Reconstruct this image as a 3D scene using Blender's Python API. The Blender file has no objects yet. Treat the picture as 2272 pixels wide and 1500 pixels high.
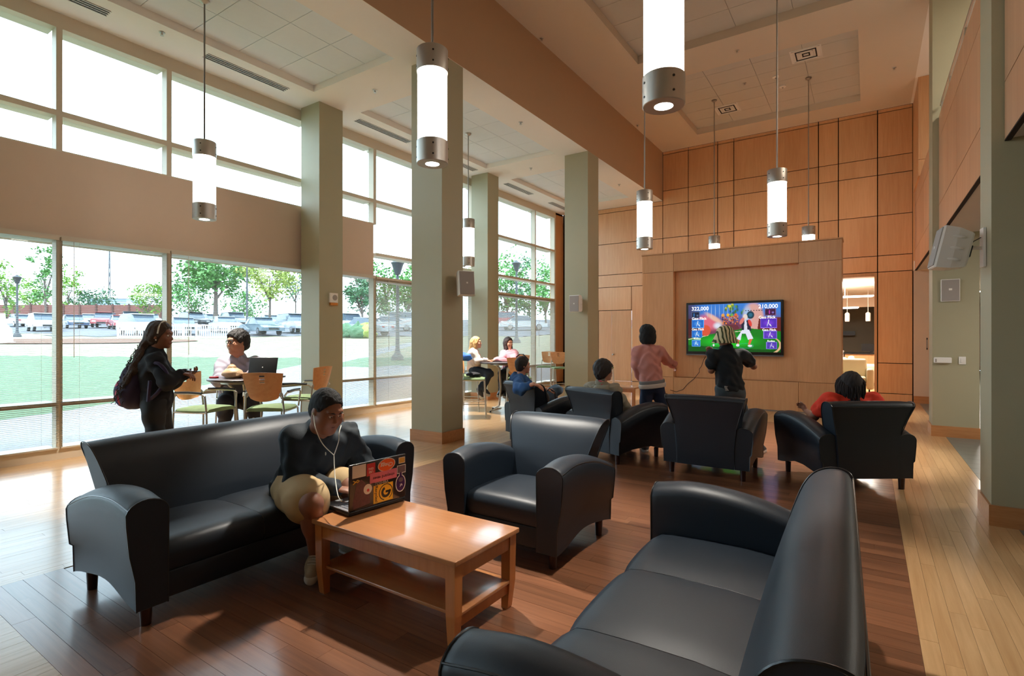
import bpy, bmesh, math, random
import numpy as np
from mathutils import Vector, Matrix
R = math.radians
rnd = random.Random(7)
TH = math.atan2(790.0, 1181.0)
SC = bpy.context.scene
COL = SC.collection

# ---------------------------------------------------------------- camera
cam = bpy.data.cameras.new('camera')
cam.sensor_width = 36.0
cam.lens = 36.0 * 1181.0 / 2272.0
cam.shift_y = 0.6 / 2272.0
cam.clip_start = 0.05
cam.clip_end = 600
co = bpy.data.objects.new('camera', cam)
COL.objects.link(co)
co.location = (0, 0, 1.55)
co.rotation_euler = (R(90), 0, math.atan2(790.0, 1181.0))
SC.camera = co
# ---------------------------------------------------------------- world, exposure
SC.view_settings.view_transform = 'Standard'
SC.view_settings.look = 'None'
SC.view_settings.gamma = 1.0
SC.view_settings.exposure = 0.6
SC.view_settings.use_curve_mapping = False
SC.cycles.max_bounces = 6
SC.cycles.diffuse_bounces = 4
SC.cycles.glossy_bounces = 2
SC.cycles.transmission_bounces = 3
SC.cycles.transparent_max_bounces = 10
SC.cycles.sample_clamp_indirect = 6.0
SC.cycles.caustics_reflective = False
SC.cycles.caustics_refractive = False
SC.cycles.use_denoising = True
SC.cycles.use_adaptive_sampling = True
SC.cycles.adaptive_threshold = 0.1
W = bpy.data.worlds.new('sky')
SC.world = W
W.use_nodes = True
wb = W.node_tree.nodes['Background']
wb.inputs[0].default_value = (0.66, 0.82, 1.0, 1)
wb.inputs[1].default_value = 4.2
# soft daylight sun behind thin cloud
sun = bpy.data.lights.new('sun', 'SUN')
sun.energy = 1.6
sun.angle = R(12)
sun.color = (1.0, 0.96, 0.88)
so = bpy.data.objects.new('sun', sun)
COL.objects.link(so)
so.rotation_euler = (R(28), R(12), 0)
so.location = (-30, 10, 30)
# the window wall lets the sky in: portal only guides the sampling of the sky
for (ya, yb) in ((-6.0, 5.8), (6.4, 15.4)):
    pl = bpy.data.lights.new('window_portal', 'AREA')
    pl.shape = 'RECTANGLE'
    pl.size = 5.4
    pl.size_y = yb - ya
    pl.cycles.is_portal = True
    po = bpy.data.objects.new('window_portal', pl)
    COL.objects.link(po)
    po.location = (-8.8, (ya + yb) / 2, 2.85)
    po.rotation_euler = (0, R(-90), 0)

# ---------------------------------------------------------------- materials
MATS = {}
def lin(c):
    return tuple(((x / 255.0) / 12.92 if x / 255.0 <= 0.04045 else ((x / 255.0 + 0.055) / 1.055) ** 2.4) for x in c)
def mat(name, rgb, rough=0.5, metal=0.0, spec=0.5, emit=None, estr=0.0, var=0.0, bump=0.0, bscale=200.0, nscale=6.0, coat=0.0):
    """plain procedural material: colour with a slow noise variation and a fine bump"""
    m = bpy.data.materials.new(name)
    m.use_nodes = True
    nt = m.node_tree
    b = nt.nodes['Principled BSDF']
    c = lin(rgb)
    b.inputs['Base Color'].default_value = (*c, 1)
    b.inputs['Roughness'].default_value = rough
    b.inputs['Metallic'].default_value = metal
    b.inputs['Specular IOR Level'].default_value = spec
    b.inputs['Coat Weight'].default_value = coat
    if emit:
        b.inputs['Emission Color'].default_value = (*emit, 1)
        b.inputs['Emission Strength'].default_value = estr
    if var > 0 or bump > 0:
        tc = nt.nodes.new('ShaderNodeTexCoord')
    if var > 0:
        n = nt.nodes.new('ShaderNodeTexNoise')
        n.inputs['Scale'].default_value = nscale
        n.inputs['Detail'].default_value = 4
        nt.links.new(tc.outputs['Object'], n.inputs['Vector'])
        mx = nt.nodes.new('ShaderNodeMix')
        mx.data_type = 'RGBA'
        mx.inputs[6].default_value = (*[x * (1 - var) for x in c], 1)
        mx.inputs[7].default_value = (*[min(1, x * (1 + var)) for x in c], 1)
        nt.links.new(n.outputs['Fac'], mx.inputs[0])
        nt.links.new(mx.outputs[2], b.inputs['Base Color'])
    if bump > 0:
        n2 = nt.nodes.new('ShaderNodeTexNoise')
        n2.inputs['Scale'].default_value = bscale
        n2.inputs['Detail'].default_value = 3
        nt.links.new(tc.outputs['Object'], n2.inputs['Vector'])
        bp = nt.nodes.new('ShaderNodeBump')
        bp.inputs['Strength'].default_value = bump
        bp.inputs['Distance'].default_value = 0.01
        nt.links.new(n2.outputs['Fac'], bp.inputs['Height'])
        nt.links.new(bp.outputs['Normal'], b.inputs['Normal'])
    MATS[name] = m
    return m
def wood(name, rgb_a, rgb_b, rough=0.4, axis='Z', grain=28.0, stretch=0.05, per_object=0.25, coat=0.0, streak=0.0, bump=0.0):
    """wood: noise stretched along the grain axis in world space, tint varied per object"""
    m = bpy.data.materials.new(name)
    m.use_nodes = True
    nt = m.node_tree
    L = nt.links.new
    b = nt.nodes['Principled BSDF']
    b.inputs['Roughness'].default_value = rough
    b.inputs['Coat Weight'].default_value = coat
    b.inputs['Coat Roughness'].default_value = 0.15
    geo = nt.nodes.new('ShaderNodeNewGeometry')
    oi = nt.nodes.new('ShaderNodeObjectInfo')
    mp = nt.nodes.new('ShaderNodeMapping')
    sc = [1.0, 1.0, 1.0]
    sc['XYZ'.index(axis)] = stretch
    mp.inputs['Scale'].default_value = sc
    off = nt.nodes.new('ShaderNodeVectorMath')
    off.operation = 'SCALE'
    off.inputs[0].default_value = (37.0, 17.0, 53.0)
    L(oi.outputs['Random'], off.inputs['Scale'])
    add = nt.nodes.new('ShaderNodeVectorMath')
    add.operation = 'ADD'
    L(geo.outputs['Position'], add.inputs[0])
    L(off.outputs[0], add.inputs[1])
    L(add.outputs[0], mp.inputs['Vector'])
    n = nt.nodes.new('ShaderNodeTexNoise')
    n.inputs['Scale'].default_value = grain
    n.inputs['Detail'].default_value = 5
    n.inputs['Roughness'].default_value = 0.6
    n.inputs['Distortion'].default_value = 0.4
    L(mp.outputs[0], n.inputs['Vector'])
    n2 = nt.nodes.new('ShaderNodeTexNoise')
    n2.inputs['Scale'].default_value = 1.6
    n2.inputs['Detail'].default_value = 3
    L(mp.outputs[0], n2.inputs['Vector'])
    cr = nt.nodes.new('ShaderNodeValToRGB')
    cr.color_ramp.elements[0].position = 0.32
    cr.color_ramp.elements[1].position = 0.68
    cr.color_ramp.elements[0].color = (*lin(rgb_a), 1)
    cr.color_ramp.elements[1].color = (*lin(rgb_b), 1)
    av = nt.nodes.new('ShaderNodeMath')
    av.operation = 'MULTIPLY_ADD'
    av.inputs[1].default_value = 0.55
    L(n.outputs['Fac'], av.inputs[0])
    m2 = nt.nodes.new('ShaderNodeMath')
    m2.operation = 'MULTIPLY'
    m2.inputs[1].default_value = 0.45
    L(n2.outputs['Fac'], m2.inputs[0])
    L(m2.outputs[0], av.inputs[2])
    L(av.outputs[0], cr.inputs[0])
    hsv = nt.nodes.new('ShaderNodeHueSaturation')
    mr = nt.nodes.new('ShaderNodeMapRange')
    mr.inputs['To Min'].default_value = 1 - per_object
    mr.inputs['To Max'].default_value = 1 + per_object
    L(oi.outputs['Random'], mr.inputs['Value'])
    L(mr.outputs[0], hsv.inputs['Value'])
    L(cr.outputs[0], hsv.inputs['Color'])
    L(hsv.outputs[0], b.inputs['Base Color'])
    if bump > 0:
        bp = nt.nodes.new('ShaderNodeBump')
        bp.inputs['Strength'].default_value = bump
        bp.inputs['Distance'].default_value = 0.004
        L(n.outputs['Fac'], bp.inputs['Height'])
        L(bp.outputs['Normal'], b.inputs['Normal'])
    MATS[name] = m
    return m
def glass_mat(name, tint=(0.93, 0.97, 0.95), refl=0.025):
    m = bpy.data.materials.new(name)
    m.use_nodes = True
    nt = m.node_tree
    nt.nodes.remove(nt.nodes['Principled BSDF'])
    out = [n for n in nt.nodes if n.type == 'OUTPUT_MATERIAL'][0]
    tr = nt.nodes.new('ShaderNodeBsdfTransparent')
    tr.inputs[0].default_value = (*tint, 1)
    gl = nt.nodes.new('ShaderNodeBsdfGlossy')
    gl.inputs['Roughness'].default_value = 0.02
    lw = nt.nodes.new('ShaderNodeLayerWeight')
    pw = nt.nodes.new('ShaderNodeMath'); pw.operation = 'POWER'; pw.inputs[1].default_value = 4.0
    nt.links.new(lw.outputs['Facing'], pw.inputs[0])
    fr = nt.nodes.new('ShaderNodeMath'); fr.operation = 'MULTIPLY_ADD'
    fr.inputs[1].default_value = 0.45; fr.inputs[2].default_value = refl
    nt.links.new(pw.outputs[0], fr.inputs[0])
    mx = nt.nodes.new('ShaderNodeMixShader')
    nt.links.new(fr.outputs[0], mx.inputs[0])
    nt.links.new(tr.outputs[0], mx.inputs[1])
    nt.links.new(gl.outputs[0], mx.inputs[2])
    nt.links.new(mx.outputs[0], out.inputs[0])
    MATS[name] = m
    return m
def emis(name, rgb, strength):
    m = mat(name, (255, 255, 255), 0.4, emit=rgb, estr=strength)
    return m

wallp = mat('wall_paint', (208, 184, 162), 0.75, var=0.02, bump=0.05, bscale=120)
beamp = mat('beam_paint', (184, 150, 116), 0.75, var=0.02, bump=0.05, bscale=120)
colp = mat('column_paint', (168, 162, 134), 0.55, var=0.02, bump=0.08, bscale=160)
ceilp = mat('ceiling_paint', (240, 232, 222), 0.8, var=0.01)
tilem = mat('ceiling_tile_white', (232, 236, 238), 0.9, var=0.02, bump=0.3, bscale=300)
gridm = mat('ceiling_grid_metal', (150, 148, 142), 0.5)
framem = mat('window_frame_paint', (208, 194, 172), 0.5)
slatm = mat('blind_slat_white', (196, 188, 172), 0.5)
metalm = mat('brushed_steel', (196, 190, 182), 0.42, metal=0.85, bump=0.1, bscale=400)
steelp = mat('grey_painted_steel', (190, 186, 176), 0.35, metal=0.7)
blackm = mat('black_plastic', (18, 18, 20), 0.4)
darkm = mat('dark_gap', (40, 22, 12), 0.9)
whitem = mat('white_plastic', (234, 230, 224), 0.45)
greym = mat('grey_mesh', (160, 152, 146), 0.7, bump=0.3, bscale=500)
maple = wood('maple_panel', (208, 152, 104), (226, 176, 128), 0.36, 'Z', 26, 0.06, 0.06)
maplep = wood('maple_parapet', (194, 142, 106), (216, 168, 130), 0.36, 'Z', 14, 0.04, 0.06)
basew = wood('baseboard_wood', (172, 112, 66), (206, 150, 100), 0.35, 'X', 26, 0.08, 0.1)
casew = wood('casing_wood', (190, 138, 92), (210, 160, 114), 0.4, 'Z', 26, 0.06, 0.05)
darkplank = wood('dark_bamboo', (102, 65, 46), (148, 99, 70), 0.30, 'X', 30, 0.04, 0.26, coat=0.6, bump=0.15)
lightplank = wood('light_bamboo', (184, 140, 92), (218, 178, 130), 0.30, 'Y', 30, 0.05, 0.07, coat=0.6, bump=0.15)
slate = mat('slate_tile', (116, 118, 110), 0.35, var=0.25, nscale=3.0)
glassm = glass_mat('window_glass')
tubem = emis('lamp_tube_glow', (1.0, 0.96, 0.9), 7.0)
ceilh = mat('high_ceiling_paint', (216, 200, 180), 0.8, var=0.01)
tileh = mat('high_ceiling_tile', (206, 200, 190), 0.9, var=0.02, bump=0.3, bscale=300)
spotm = emis('lamp_lens_glow', (1.0, 0.97, 0.92), 18.0)

# ---------------------------------------------------------------- mesh builder
def xf(v, M):
    return M @ Vector(v) if M is not None else Vector(v)
class MB:
    def __init__(s):
        s.v = []; s.f = []; s.mi = []; s.cur = 0
    def _f(s, f):
        s.f.append(tuple(f)); s.mi.append(s.cur)
    def box(s, x0, x1, y0, y1, z0, z1, M=None):
        i = len(s.v)
        for z in (z0, z1):
            for (x, y) in ((x0, y0), (x1, y0), (x1, y1), (x0, y1)):
                s.v.append(xf((x, y, z), M))
        for f in ((3, 2, 1, 0), (4, 5, 6, 7), (0, 1, 5, 4), (1, 2, 6, 5), (2, 3, 7, 6), (3, 0, 4, 7)):
            s._f([i + k for k in f])
        return s
    def loft(s, secs, close=True, cap0=True, cap1=True, M=None):
        i = len(s.v)
        n = len(secs[0])
        for sec in secs:
            for p in sec:
                s.v.append(xf(p, M))
        m = n if close else n - 1
        for a in range(len(secs) - 1):
            for k in range(m):
                s._f((i + a * n + k, i + a * n + (k + 1) % n, i + (a + 1) * n + (k + 1) % n, i + (a + 1) * n + k))
        if cap0:
            s._f([i + k for k in range(n)][::-1])
        if cap1:
            s._f([i + (len(secs) - 1) * n + k for k in range(n)])
        return s
    def cyl(s, p0, p1, r, n=12, r2=None, M=None):
        return s.tube([p0, p1], [r, r if r2 is None else r2], n, M)
    def tube(s, pts, r, n=8, M=None, closed=False):
        P = [Vector(p) for p in pts]
        rs = r if isinstance(r, (list, tuple)) else [r] * len(P)
        N = len(P)
        T = []
        for k in range(N):
            if closed:
                t = P[(k + 1) % N] - P[k - 1]
            else:
                t = P[min(k + 1, N - 1)] - P[max(k - 1, 0)]
            T.append(t.normalized() if t.length > 1e-9 else Vector((0, 0, 1)))
        ref = Vector((0, 0, 1)) if abs(T[0].z) < 0.9 else Vector((1, 0, 0))
        u = T[0].cross(ref).normalized()
        secs = []
        for k in range(N):
            u = (u - T[k] * u.dot(T[k]))
            u = u.normalized() if u.length > 1e-9 else T[k].orthogonal().normalized()
            w = T[k].cross(u)
            secs.append([P[k] + (u * math.cos(2 * math.pi * j / n) + w * math.sin(2 * math.pi * j / n)) * rs[k] for j in range(n)])
        if closed:
            secs.append(secs[0])
            return s.loft(secs, cap0=False, cap1=False, M=M)
        return s.loft(secs, M=M)
    def lathe(s, prof, n=24, c=(0, 0, 0), M=None, ax='Z'):
        secs = []
        for (r, z) in prof:
            sec = []
            for j in range(n):
                a = 2 * math.pi * j / n
                sec.append((c[0] + r * math.cos(a), c[1] + r * math.sin(a), c[2] + z))
            secs.append(sec)
        return s.loft(secs, M=M)
    def ell(s, c, r, M=None, nu=12, nv=8):
        secs = []
        for k in range(nv + 1):
            t = math.pi * k / nv
            rr = max(math.sin(t), 1e-3)
            secs.append([(c[0] + r[0] * rr * math.cos(2 * math.pi * j / nu), c[1] + r[1] * rr * math.sin(2 * math.pi * j / nu), c[2] - r[2] * math.cos(t)) for j in range(nu)])
        return s.loft(secs, M=M)
    def rbox(s, x0, x1, y0, y1, z0, z1, r, M=None, seg=3):
        """box with rounded vertical and horizontal edges: stack of rounded rectangles"""
        r = min(r, (x1 - x0) / 2.01, (y1 - y0) / 2.01, (z1 - z0) / 2.01)
        def rr(ins):
            rad = max(r - ins, r * 0.05)
            pts = []
            a0, a1, b0, b1 = x0 + ins, x1 - ins, y0 + ins, y1 - ins
            for (cx, cy, st) in ((a1 - rad, b1 - rad, 0), (a0 + rad, b1 - rad, 90), (a0 + rad, b0 + rad, 180), (a1 - rad, b0 + rad, 270)):
                for k in range(seg + 1):
                    a = R(st + 90.0 * k / seg)
                    pts.append((cx + rad * math.cos(a), cy + rad * math.sin(a)))
            return pts
        secs = []
        for k in range(seg + 1):
            a = R(90.0 * k / seg)
            secs.append([(p[0], p[1], z0 + r - r * math.cos(a) * 1.0) for p in rr(r * (1 - math.sin(a)))])
        for k in range(seg + 1):
            a = R(90.0 * k / seg)
            secs.append([(p[0], p[1], z1 - r + r * math.sin(a)) for p in rr(r * (1 - math.cos(a)))])
        return s.loft(secs, M=M)
    def mesh(s, name, m, smooth=0):
        me = bpy.data.meshes.new(name)
        me.from_pydata([tuple(v) for v in s.v], [], s.f)
        ms = m if isinstance(m, (list, tuple)) else [m]
        for x in ms:
            me.materials.append(x)
        if len(ms) > 1:
            me.polygons.foreach_set('material_index', s.mi)
        if smooth:
            me.polygons.foreach_set('use_smooth', [True] * len(me.polygons))
            me.set_sharp_from_angle(angle=R(smooth))
        me.update()
        return me
    def build(s, name, m, parent=None, smooth=0, loc=None):
        o = bpy.data.objects.new(name, s.mesh(name, m, smooth))
        COL.objects.link(o)
        o.parent = parent
        if loc:
            o.location = loc
        return o
_ub = {}
def unit(m, key='box'):
    k = (m.name, key)
    if k not in _ub:
        _ub[k] = MB().box(-.5, .5, -.5, .5, -.5, .5).mesh('unit_box', m)
    return _ub[k]
def piece(name, x0, x1, y0, y1, z0, z1, m, parent=None):
    """a box piece sharing one unit mesh per material; child positions are relative to the parent"""
    o = bpy.data.objects.new(name, unit(m))
    o.location = ((x0 + x1) / 2, (y0 + y1) / 2, (z0 + z1) / 2)
    o.scale = (x1 - x0, y1 - y0, z1 - z0)
    COL.objects.link(o)
    o.parent = parent
    return o
def empty(name, loc=(0, 0, 0), rz=0.0):
    o = bpy.data.objects.new(name, None)
    COL.objects.link(o)
    o.location = loc
    o.rotation_euler = (0, 0, rz)
    o.empty_display_size = 0.1
    return o
def tag(o, label=None, cat=None, group=None, kind=None):
    if label: o['label'] = label
    if cat: o['category'] = cat
    if group: o['group'] = group
    if kind: o['kind'] = kind
    return o
def thing(name, label, cat, loc=(0, 0, 0), rz=0.0, group=None):
    return tag(empty(name, loc, rz), label, cat, group)
def struct(name, label=None, loc=(0, 0, 0)):
    o = empty(name, loc)
    o['kind'] = 'structure'
    if label: o['label'] = label
    return o
def copy_tree(o, parent=None):
    c = o.copy()
    COL.objects.link(c)
    c.parent = parent
    for ch in list(o.children):
        copy_tree(ch, c)
    return c
def dup(o, loc, rz=0.0, label=None, group=None):
    c = copy_tree(o)
    c.location = loc
    c.rotation_euler = (0, 0, rz)
    if label: c['label'] = label
    if group: c['group'] = group
    return c
# ================================================================ ROOM
XW, YB, ZL, ZH = -8.6, 15.93, 5.71, 7.18
Y0 = -6.0                      # wall behind the camera
XR = 6.5
# ---- floors
slab = MB().box(XW - .2, XR, Y0, 34, -.20, -.03).build('floor_slab', darkm)
slab.name = 'floor'
slab['kind'] = 'structure'
slab['label'] = 'screed under the boards and tiles'
def planks(parent, x0, x1, y0, y1, w, ln, axis, m, cx, cy, near):
    """boards of width w along axis; the nearest are parts, the rest one joined part"""
    cells = []
    a0, a1, b0, b1 = (x0, x1, y0, y1) if axis == 'X' else (y0, y1, x0, x1)
    n = max(1, round((b1 - b0) / w))
    w = (b1 - b0) / n
    for i in range(n):
        b = b0 + i * w
        a = a0 - rnd.uniform(0, ln)
        while a < a1:
            L = ln * rnd.uniform(.75, 1.2)
            if a1 - (a + L) < .15: L = a1 - a
            s, e = max(a, a0), min(a + L, a1)
            if e - s > .03:
                if axis == 'X':
                    cells.append((s + .0006, e - .0006, b + .0008, b + w - .0008))
                else:
                    cells.append((b + .0006, b + w - .0006, s + .0006, e - .0006))
            a += L
    def key(c):
        X, Y = (c[0] + c[1]) / 2, (c[2] + c[3]) / 2
        d = -math.sin(TH) * X + math.cos(TH) * Y
        r = math.cos(TH) * X + math.sin(TH) * Y
        vis = d > .3 and abs(r / d) < 1.06
        return (0 if vis else 1, math.hypot(X, Y))
    cells.sort(key=key)
    for c in cells[:near]:
        piece('plank', *c, -.03, rnd.uniform(-.0003, .0003), m, parent)
    if cells[near:]:
        mb = MB()
        for c in cells[near:]:
            mb.box(*c, -.03, rnd.uniform(-.0004, .0))
        mb.build('far_planks', m, parent)['kind'] = 'stuff'

# dark inset floor (boards across), light floor round it (boards along)
fd = struct('floor_dark_inset', 'dark brown bamboo boards inset under the lounge seating'); fd.name = 'floor.001'
planks(fd, -4.51, .22, .885, 10.87, .1035, 1.35, 'X', darkplank, 0, 0, 285)
fl = struct('floor', 'pale bamboo boards round the dark inset'); fl.name = 'floor.002'
planks(fl, XW, -4.51, .885, YB, .078, 1.5, 'Y', lightplank, 0, 0, 150)
fr_ = struct('floor', 'pale bamboo strip beside the green columns'); fr_.name = 'floor.003'
planks(fr_, .22, 1.015, .885, YB, .082, 1.5, 'Y', lightplank, 0, 0, 90)
fn = struct('floor', 'pale bamboo boards in front of the dark inset'); fn.name = 'floor.004'
planks(fn, XW, 1.015, Y0, .885, .082, 1.7, 'Y', lightplank, 0, 0, 24)
ff = struct('floor', 'pale bamboo boards before the screen wall'); ff.name = 'floor.005'
planks(ff, -4.51, .22, 10.87, YB, .082, 1.6, 'Y', lightplank, 0, 0, 0)
# slate tile floor in the passage
ft = struct('floor', 'grey slate tiles of the passage'); ft.name = 'floor.006'
mbt = MB()
nt_ = 0
for iy in range(int((33.9 - Y0) / .305)):
    y = Y0 + iy * .305
    for ix in range(9):
        x = 1.015 + ix * .61 + (.305 if iy % 2 else 0) - (.305 if ix and iy % 2 else 0) * 0
        xa, xb = (1.015 if (ix == 0) else x), x + .61
        if ix == 0 and iy % 2: xa = 1.015
        xb = min(xb, XR)
        if 5.5 < y < 15.9 and ix < 2:
            piece('tile', xa + .002, xb - .002, y + .002, y + .303, -.03, 0, slate, ft)
        else:
            mbt.box(xa + .002, xb - .002, y + .002, y + .303, -.03, 0)
o = mbt.build('far_tiles', slate, ft); o['kind'] = 'stuff'

# ---- ceilings
def ceiling_with_trays(name, x0, x1, y0, y1, z, trays, raise_, tx, ty, thick=.12, cm=None, tm=None):
    cm = cm or ceilp; tm = tm or tilem
    c = struct(name)
    mb = MB()
    xs = sorted({x0, x1} | {t[0] for t in trays} | {t[1] for t in trays})
    ys = sorted({y0, y1} | {t[2] for t in trays} | {t[3] for t in trays})
    for i in range(len(xs) - 1):
        for j in range(len(ys) - 1):
            mx_, my_ = (xs[i] + xs[i + 1]) / 2, (ys[j] + ys[j + 1]) / 2
            if any(t[0] < mx_ < t[1] and t[2] < my_ < t[3] for t in trays):
                continue
            mb.box(xs[i], xs[i + 1], ys[j], ys[j + 1], z, z + thick + raise_ - .02)
    mb.build('ceiling_board', cm, c)
    for t in trays:
        g = MB()
        nx, ny = max(1, round((t[1] - t[0]) / tx)), max(1, round((t[3] - t[2]) / ty))
        wx, wy = (t[1] - t[0]) / nx, (t[3] - t[2]) / ny
        g.box(t[0], t[1], t[2], t[3], z + raise_ + .012, z + raise_ + .03)
        g.build('tray_grid', gridm, c)
        for i in range(nx):
            for j in range(ny):
                piece('ceiling_tile', t[0] + i * wx + .004, t[0] + (i + 1) * wx - .004, t[2] + j * wy + .004, t[2] + (j + 1) * wy - .004, z + raise_, z + raise_ + .014, tm, c)
    return c
LT = [(-7.78, -5.86, a, b) for (a, b) in ((-3.1, .75), (1.74, 5.61), (6.605, 10.5), (11.57, 15.0))]
cl = ceiling_with_trays('ceiling', XW, -5.17, Y0, YB, ZL, LT, .11, .64, .645)
cl['label'] = 'low white ceiling with tiled recesses over the window side'
HT = [(-3.93, -.15, 1.8, 5.6), (-3.93, -.15, 6.7, 10.53), (-3.93, -.15, 11.56, 15.08)]
ch = ceiling_with_trays('ceiling', -5.17, .85, Y0, YB, ZH, HT, .16, .94, .62, cm=ceilh, tm=tileh)
ch['label'] = 'high cream ceiling with two tiled recesses over the lounge'
cu = MB().box(.85, XR, Y0, YB, ZH, ZH + .2).build('ceiling', ceilp); cu['kind'] = 'structure'; cu['label'] = 'ceiling over the upper walkway'
# the deep beam between the two ceiling heights
bm_ = MB().box(-5.30, -5.165, Y0, YB - .01, ZL + .001, ZH + .15).build('ceiling_beam', beamp)
tag(bm_, 'long beige beam face dropping from the high ceiling to the low one', kind='structure')

# ---- columns
def column(x0, x1, y0, y1, z1, label):
    c = struct('column', label, ((x0 + x1) / 2, (y0 + y1) / 2, 0))
    hx, hy = (x1 - x0) / 2, (y1 - y0) / 2
    MB().box(-hx, hx, -hy, hy, 0, z1).build('shaft', colp, c)
    h = .17
    b = MB()
    t = .018
    b.box(-hx - t, hx + t, -hy - t, -hy, 0, h).box(-hx - t, hx + t, hy, hy + t, 0, h)
    b.box(-hx - t, -hx, -hy, hy, 0, h).box(hx, hx + t, -hy, hy, 0, h)
    b.build('baseboard', basew, c)
    return c
column(-8.52, -8.0, 5.88, 6.38, ZL, 'sage green column at the windows beside the two seated talkers')
column(-8.44, -7.925, 10.75, 11.22, ZL, 'sage green column at the windows behind the two women')
column(-5.79, -5.18, 5.90, 6.385, ZL, 'big sage green column carrying the white speaker behind the sofa')
column(-5.745, -5.165, 10.75, 11.30, ZL, 'sage green column with a flat speaker in front of the wood wall')
column(.85, 1.42, 10.75, 11.30, ZH, 'sage green column with white switches by the passage')
column(.85, 1.42, 5.88, 6.40, ZH, 'sage green column at the picture edge with a white speaker')
column(-8.52, -8.0, 1.0, 1.5, ZL, 'sage green column at the windows outside the view')
column(.85, 1.42, 1.0, 1.5, ZH, 'sage green column beside the camera outside the view')

# ---- other walls
w = MB().box(XW - .2, XR, Y0 - .2, Y0, 0, ZH + .2).build('wall_front', wallp); tag(w, 'beige wall behind the camera', kind='structure')
w = MB().box(XR, XR + .2, Y0, 34, 0, ZH + .2).build('wall_right', wallp); tag(w, 'beige wall of the passage', kind='structure')

# ---- wood wall at the back
wb_ = struct('wall_back', 'maple panelled wall behind the screen', (0, YB, 0))
core = MB()
core.box(XW, -7.275, .05, .25, 0, ZL + .1).box(-7.275, -6.157, .05, .25, 2.43, ZL + .1)
core.box(-6.157, -.57, .05, .25, 0, ZH + .1).box(-.57, .16, .05, .25, 3.1, ZH + .1).box(.16, .905, .05, .25, 0, ZH + .1)
core.build('wall_core', darkm, wb_)
G = .011
def panel(x0, x1, z0, z1, m=maple):
    piece('panel', x0 + G, x1 - G, 0, .048, z0 + G * .8, z1 - G * .8, m, wb_)
for (x0, x1) in ((-8.50, -7.285), (-7.285, -5.165)):
    for (z0, z1) in ((3.18, 3.58), (3.58, 4.57), (4.57, 5.57), (5.57, 5.71)):
        panel(x0, x1, z0, z1)
panel(-8.05, -7.285, 0, .2); panel(-8.05, -7.285, .2, 3.18)
panel(-7.285, -6.157, 2.44, 3.18)
panel(-6.157, -5.165, .94, 3.18); panel(-6.157, -5.165, .2, .94); panel(-6.157, -5.165, 0, .2)
xs = [-5.165, -4.406, -3.58, -3.144, -1.071, -.631, .194, .892]
zs = [0, .2, .94, 3.18, 3.58, 4.57, 5.57, 6.0, 7.09, 7.18]
for i in range(7):
    for j in range(9):
        if i == 5 and j < 3: continue
        if i == 4 and j < 3:
            panel(-1.071, -.631, zs[j], zs[j + 1]); continue
        panel(xs[i], xs[i + 1], zs[j], zs[j + 1])
# casing of the opening to the next room
cs = MB()
cs.box(-.631 + G, -.57, -.012, .25, 0, 3.17).box(.13, .194 - G, -.012, .25, 0, 3.17).box(-.57, .13, -.012, .25, 3.085, 3.17)
cs.build('opening_casing', casew, wb_)
# tall slatted grille at the window corner
gr = MB().box(-8.50, -8.06, .02, .045, .2, 3.17).build('grille_back', mat('grille_dark', (58, 34, 24), .6), wb_)
gs = MB()
for k in range(74):
    z = .22 + k * .04
    gs.box(-8.49, -8.07, -.004, .02, z, z + .022)
gs = gs.build('grille_slats', mat('grille_slat_wood', (112, 66, 44), .5), wb_)
gs['kind'] = 'stuff'
# double door
dr = struct('door_1', 'flush maple double door in the panelled wall', (-6.716, YB, 0))
piece('door_leaf', -.559 + G, -.105 - G * .5, .002, .045, .2, 2.43, maple, dr)
dl = MB().box(-.105 + G * .5, .559 - G, .002, .045, .2, 2.43).build('door_leaf', maple, dr)
MB().lathe([(.001, 0), (.022, .0), (.026, .012), (.03, .035), (.022, .055), (.001, .06)], 12, M=Matrix.Translation((-.045, 0, 1.03)) @ Matrix.Rotation(R(90), 4, 'X')).build('knob', metalm, dl, 40)
piece('kick_panel', -.559 + G, .559 - G, .002, .045, .005, .195, maple, dr)

# ---- passage and wall right of the wood wall
w = MB().box(.905, 1.75, YB, YB + .2, 0, 3.18).build('wall_passage', wallp); tag(w, 'beige wall end beside the wood wall', kind='structure')
bb = MB().box(.905, 1.75, YB - .018, YB, .0, .17).build('baseboard_back', basew); tag(bb, 'wooden baseboard of the wall end', kind='structure')
w = MB().box(1.75, XR, 33.9, 34.1, 0, 3.3).build('wall_passage_end', wallp); tag(w, 'beige end wall of the passage', kind='structure')
bb = MB().box(1.75, XR, 33.87, 33.9, .0, .2).build('baseboard_passage', basew); tag(bb, 'dark wooden baseboard at the passage end', kind='structure')
w = MB().box(1.55, 1.75, YB + .2, 34, 0, 3.3).build('wall_passage_side', wallp); tag(w, 'side wall of the passage', kind='structure')
w = MB().box(.905, XR, YB, 34.1, 3.18, 3.4).build('ceiling_passage', ceilp); tag(w, 'ceiling of the passage', kind='structure')
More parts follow.
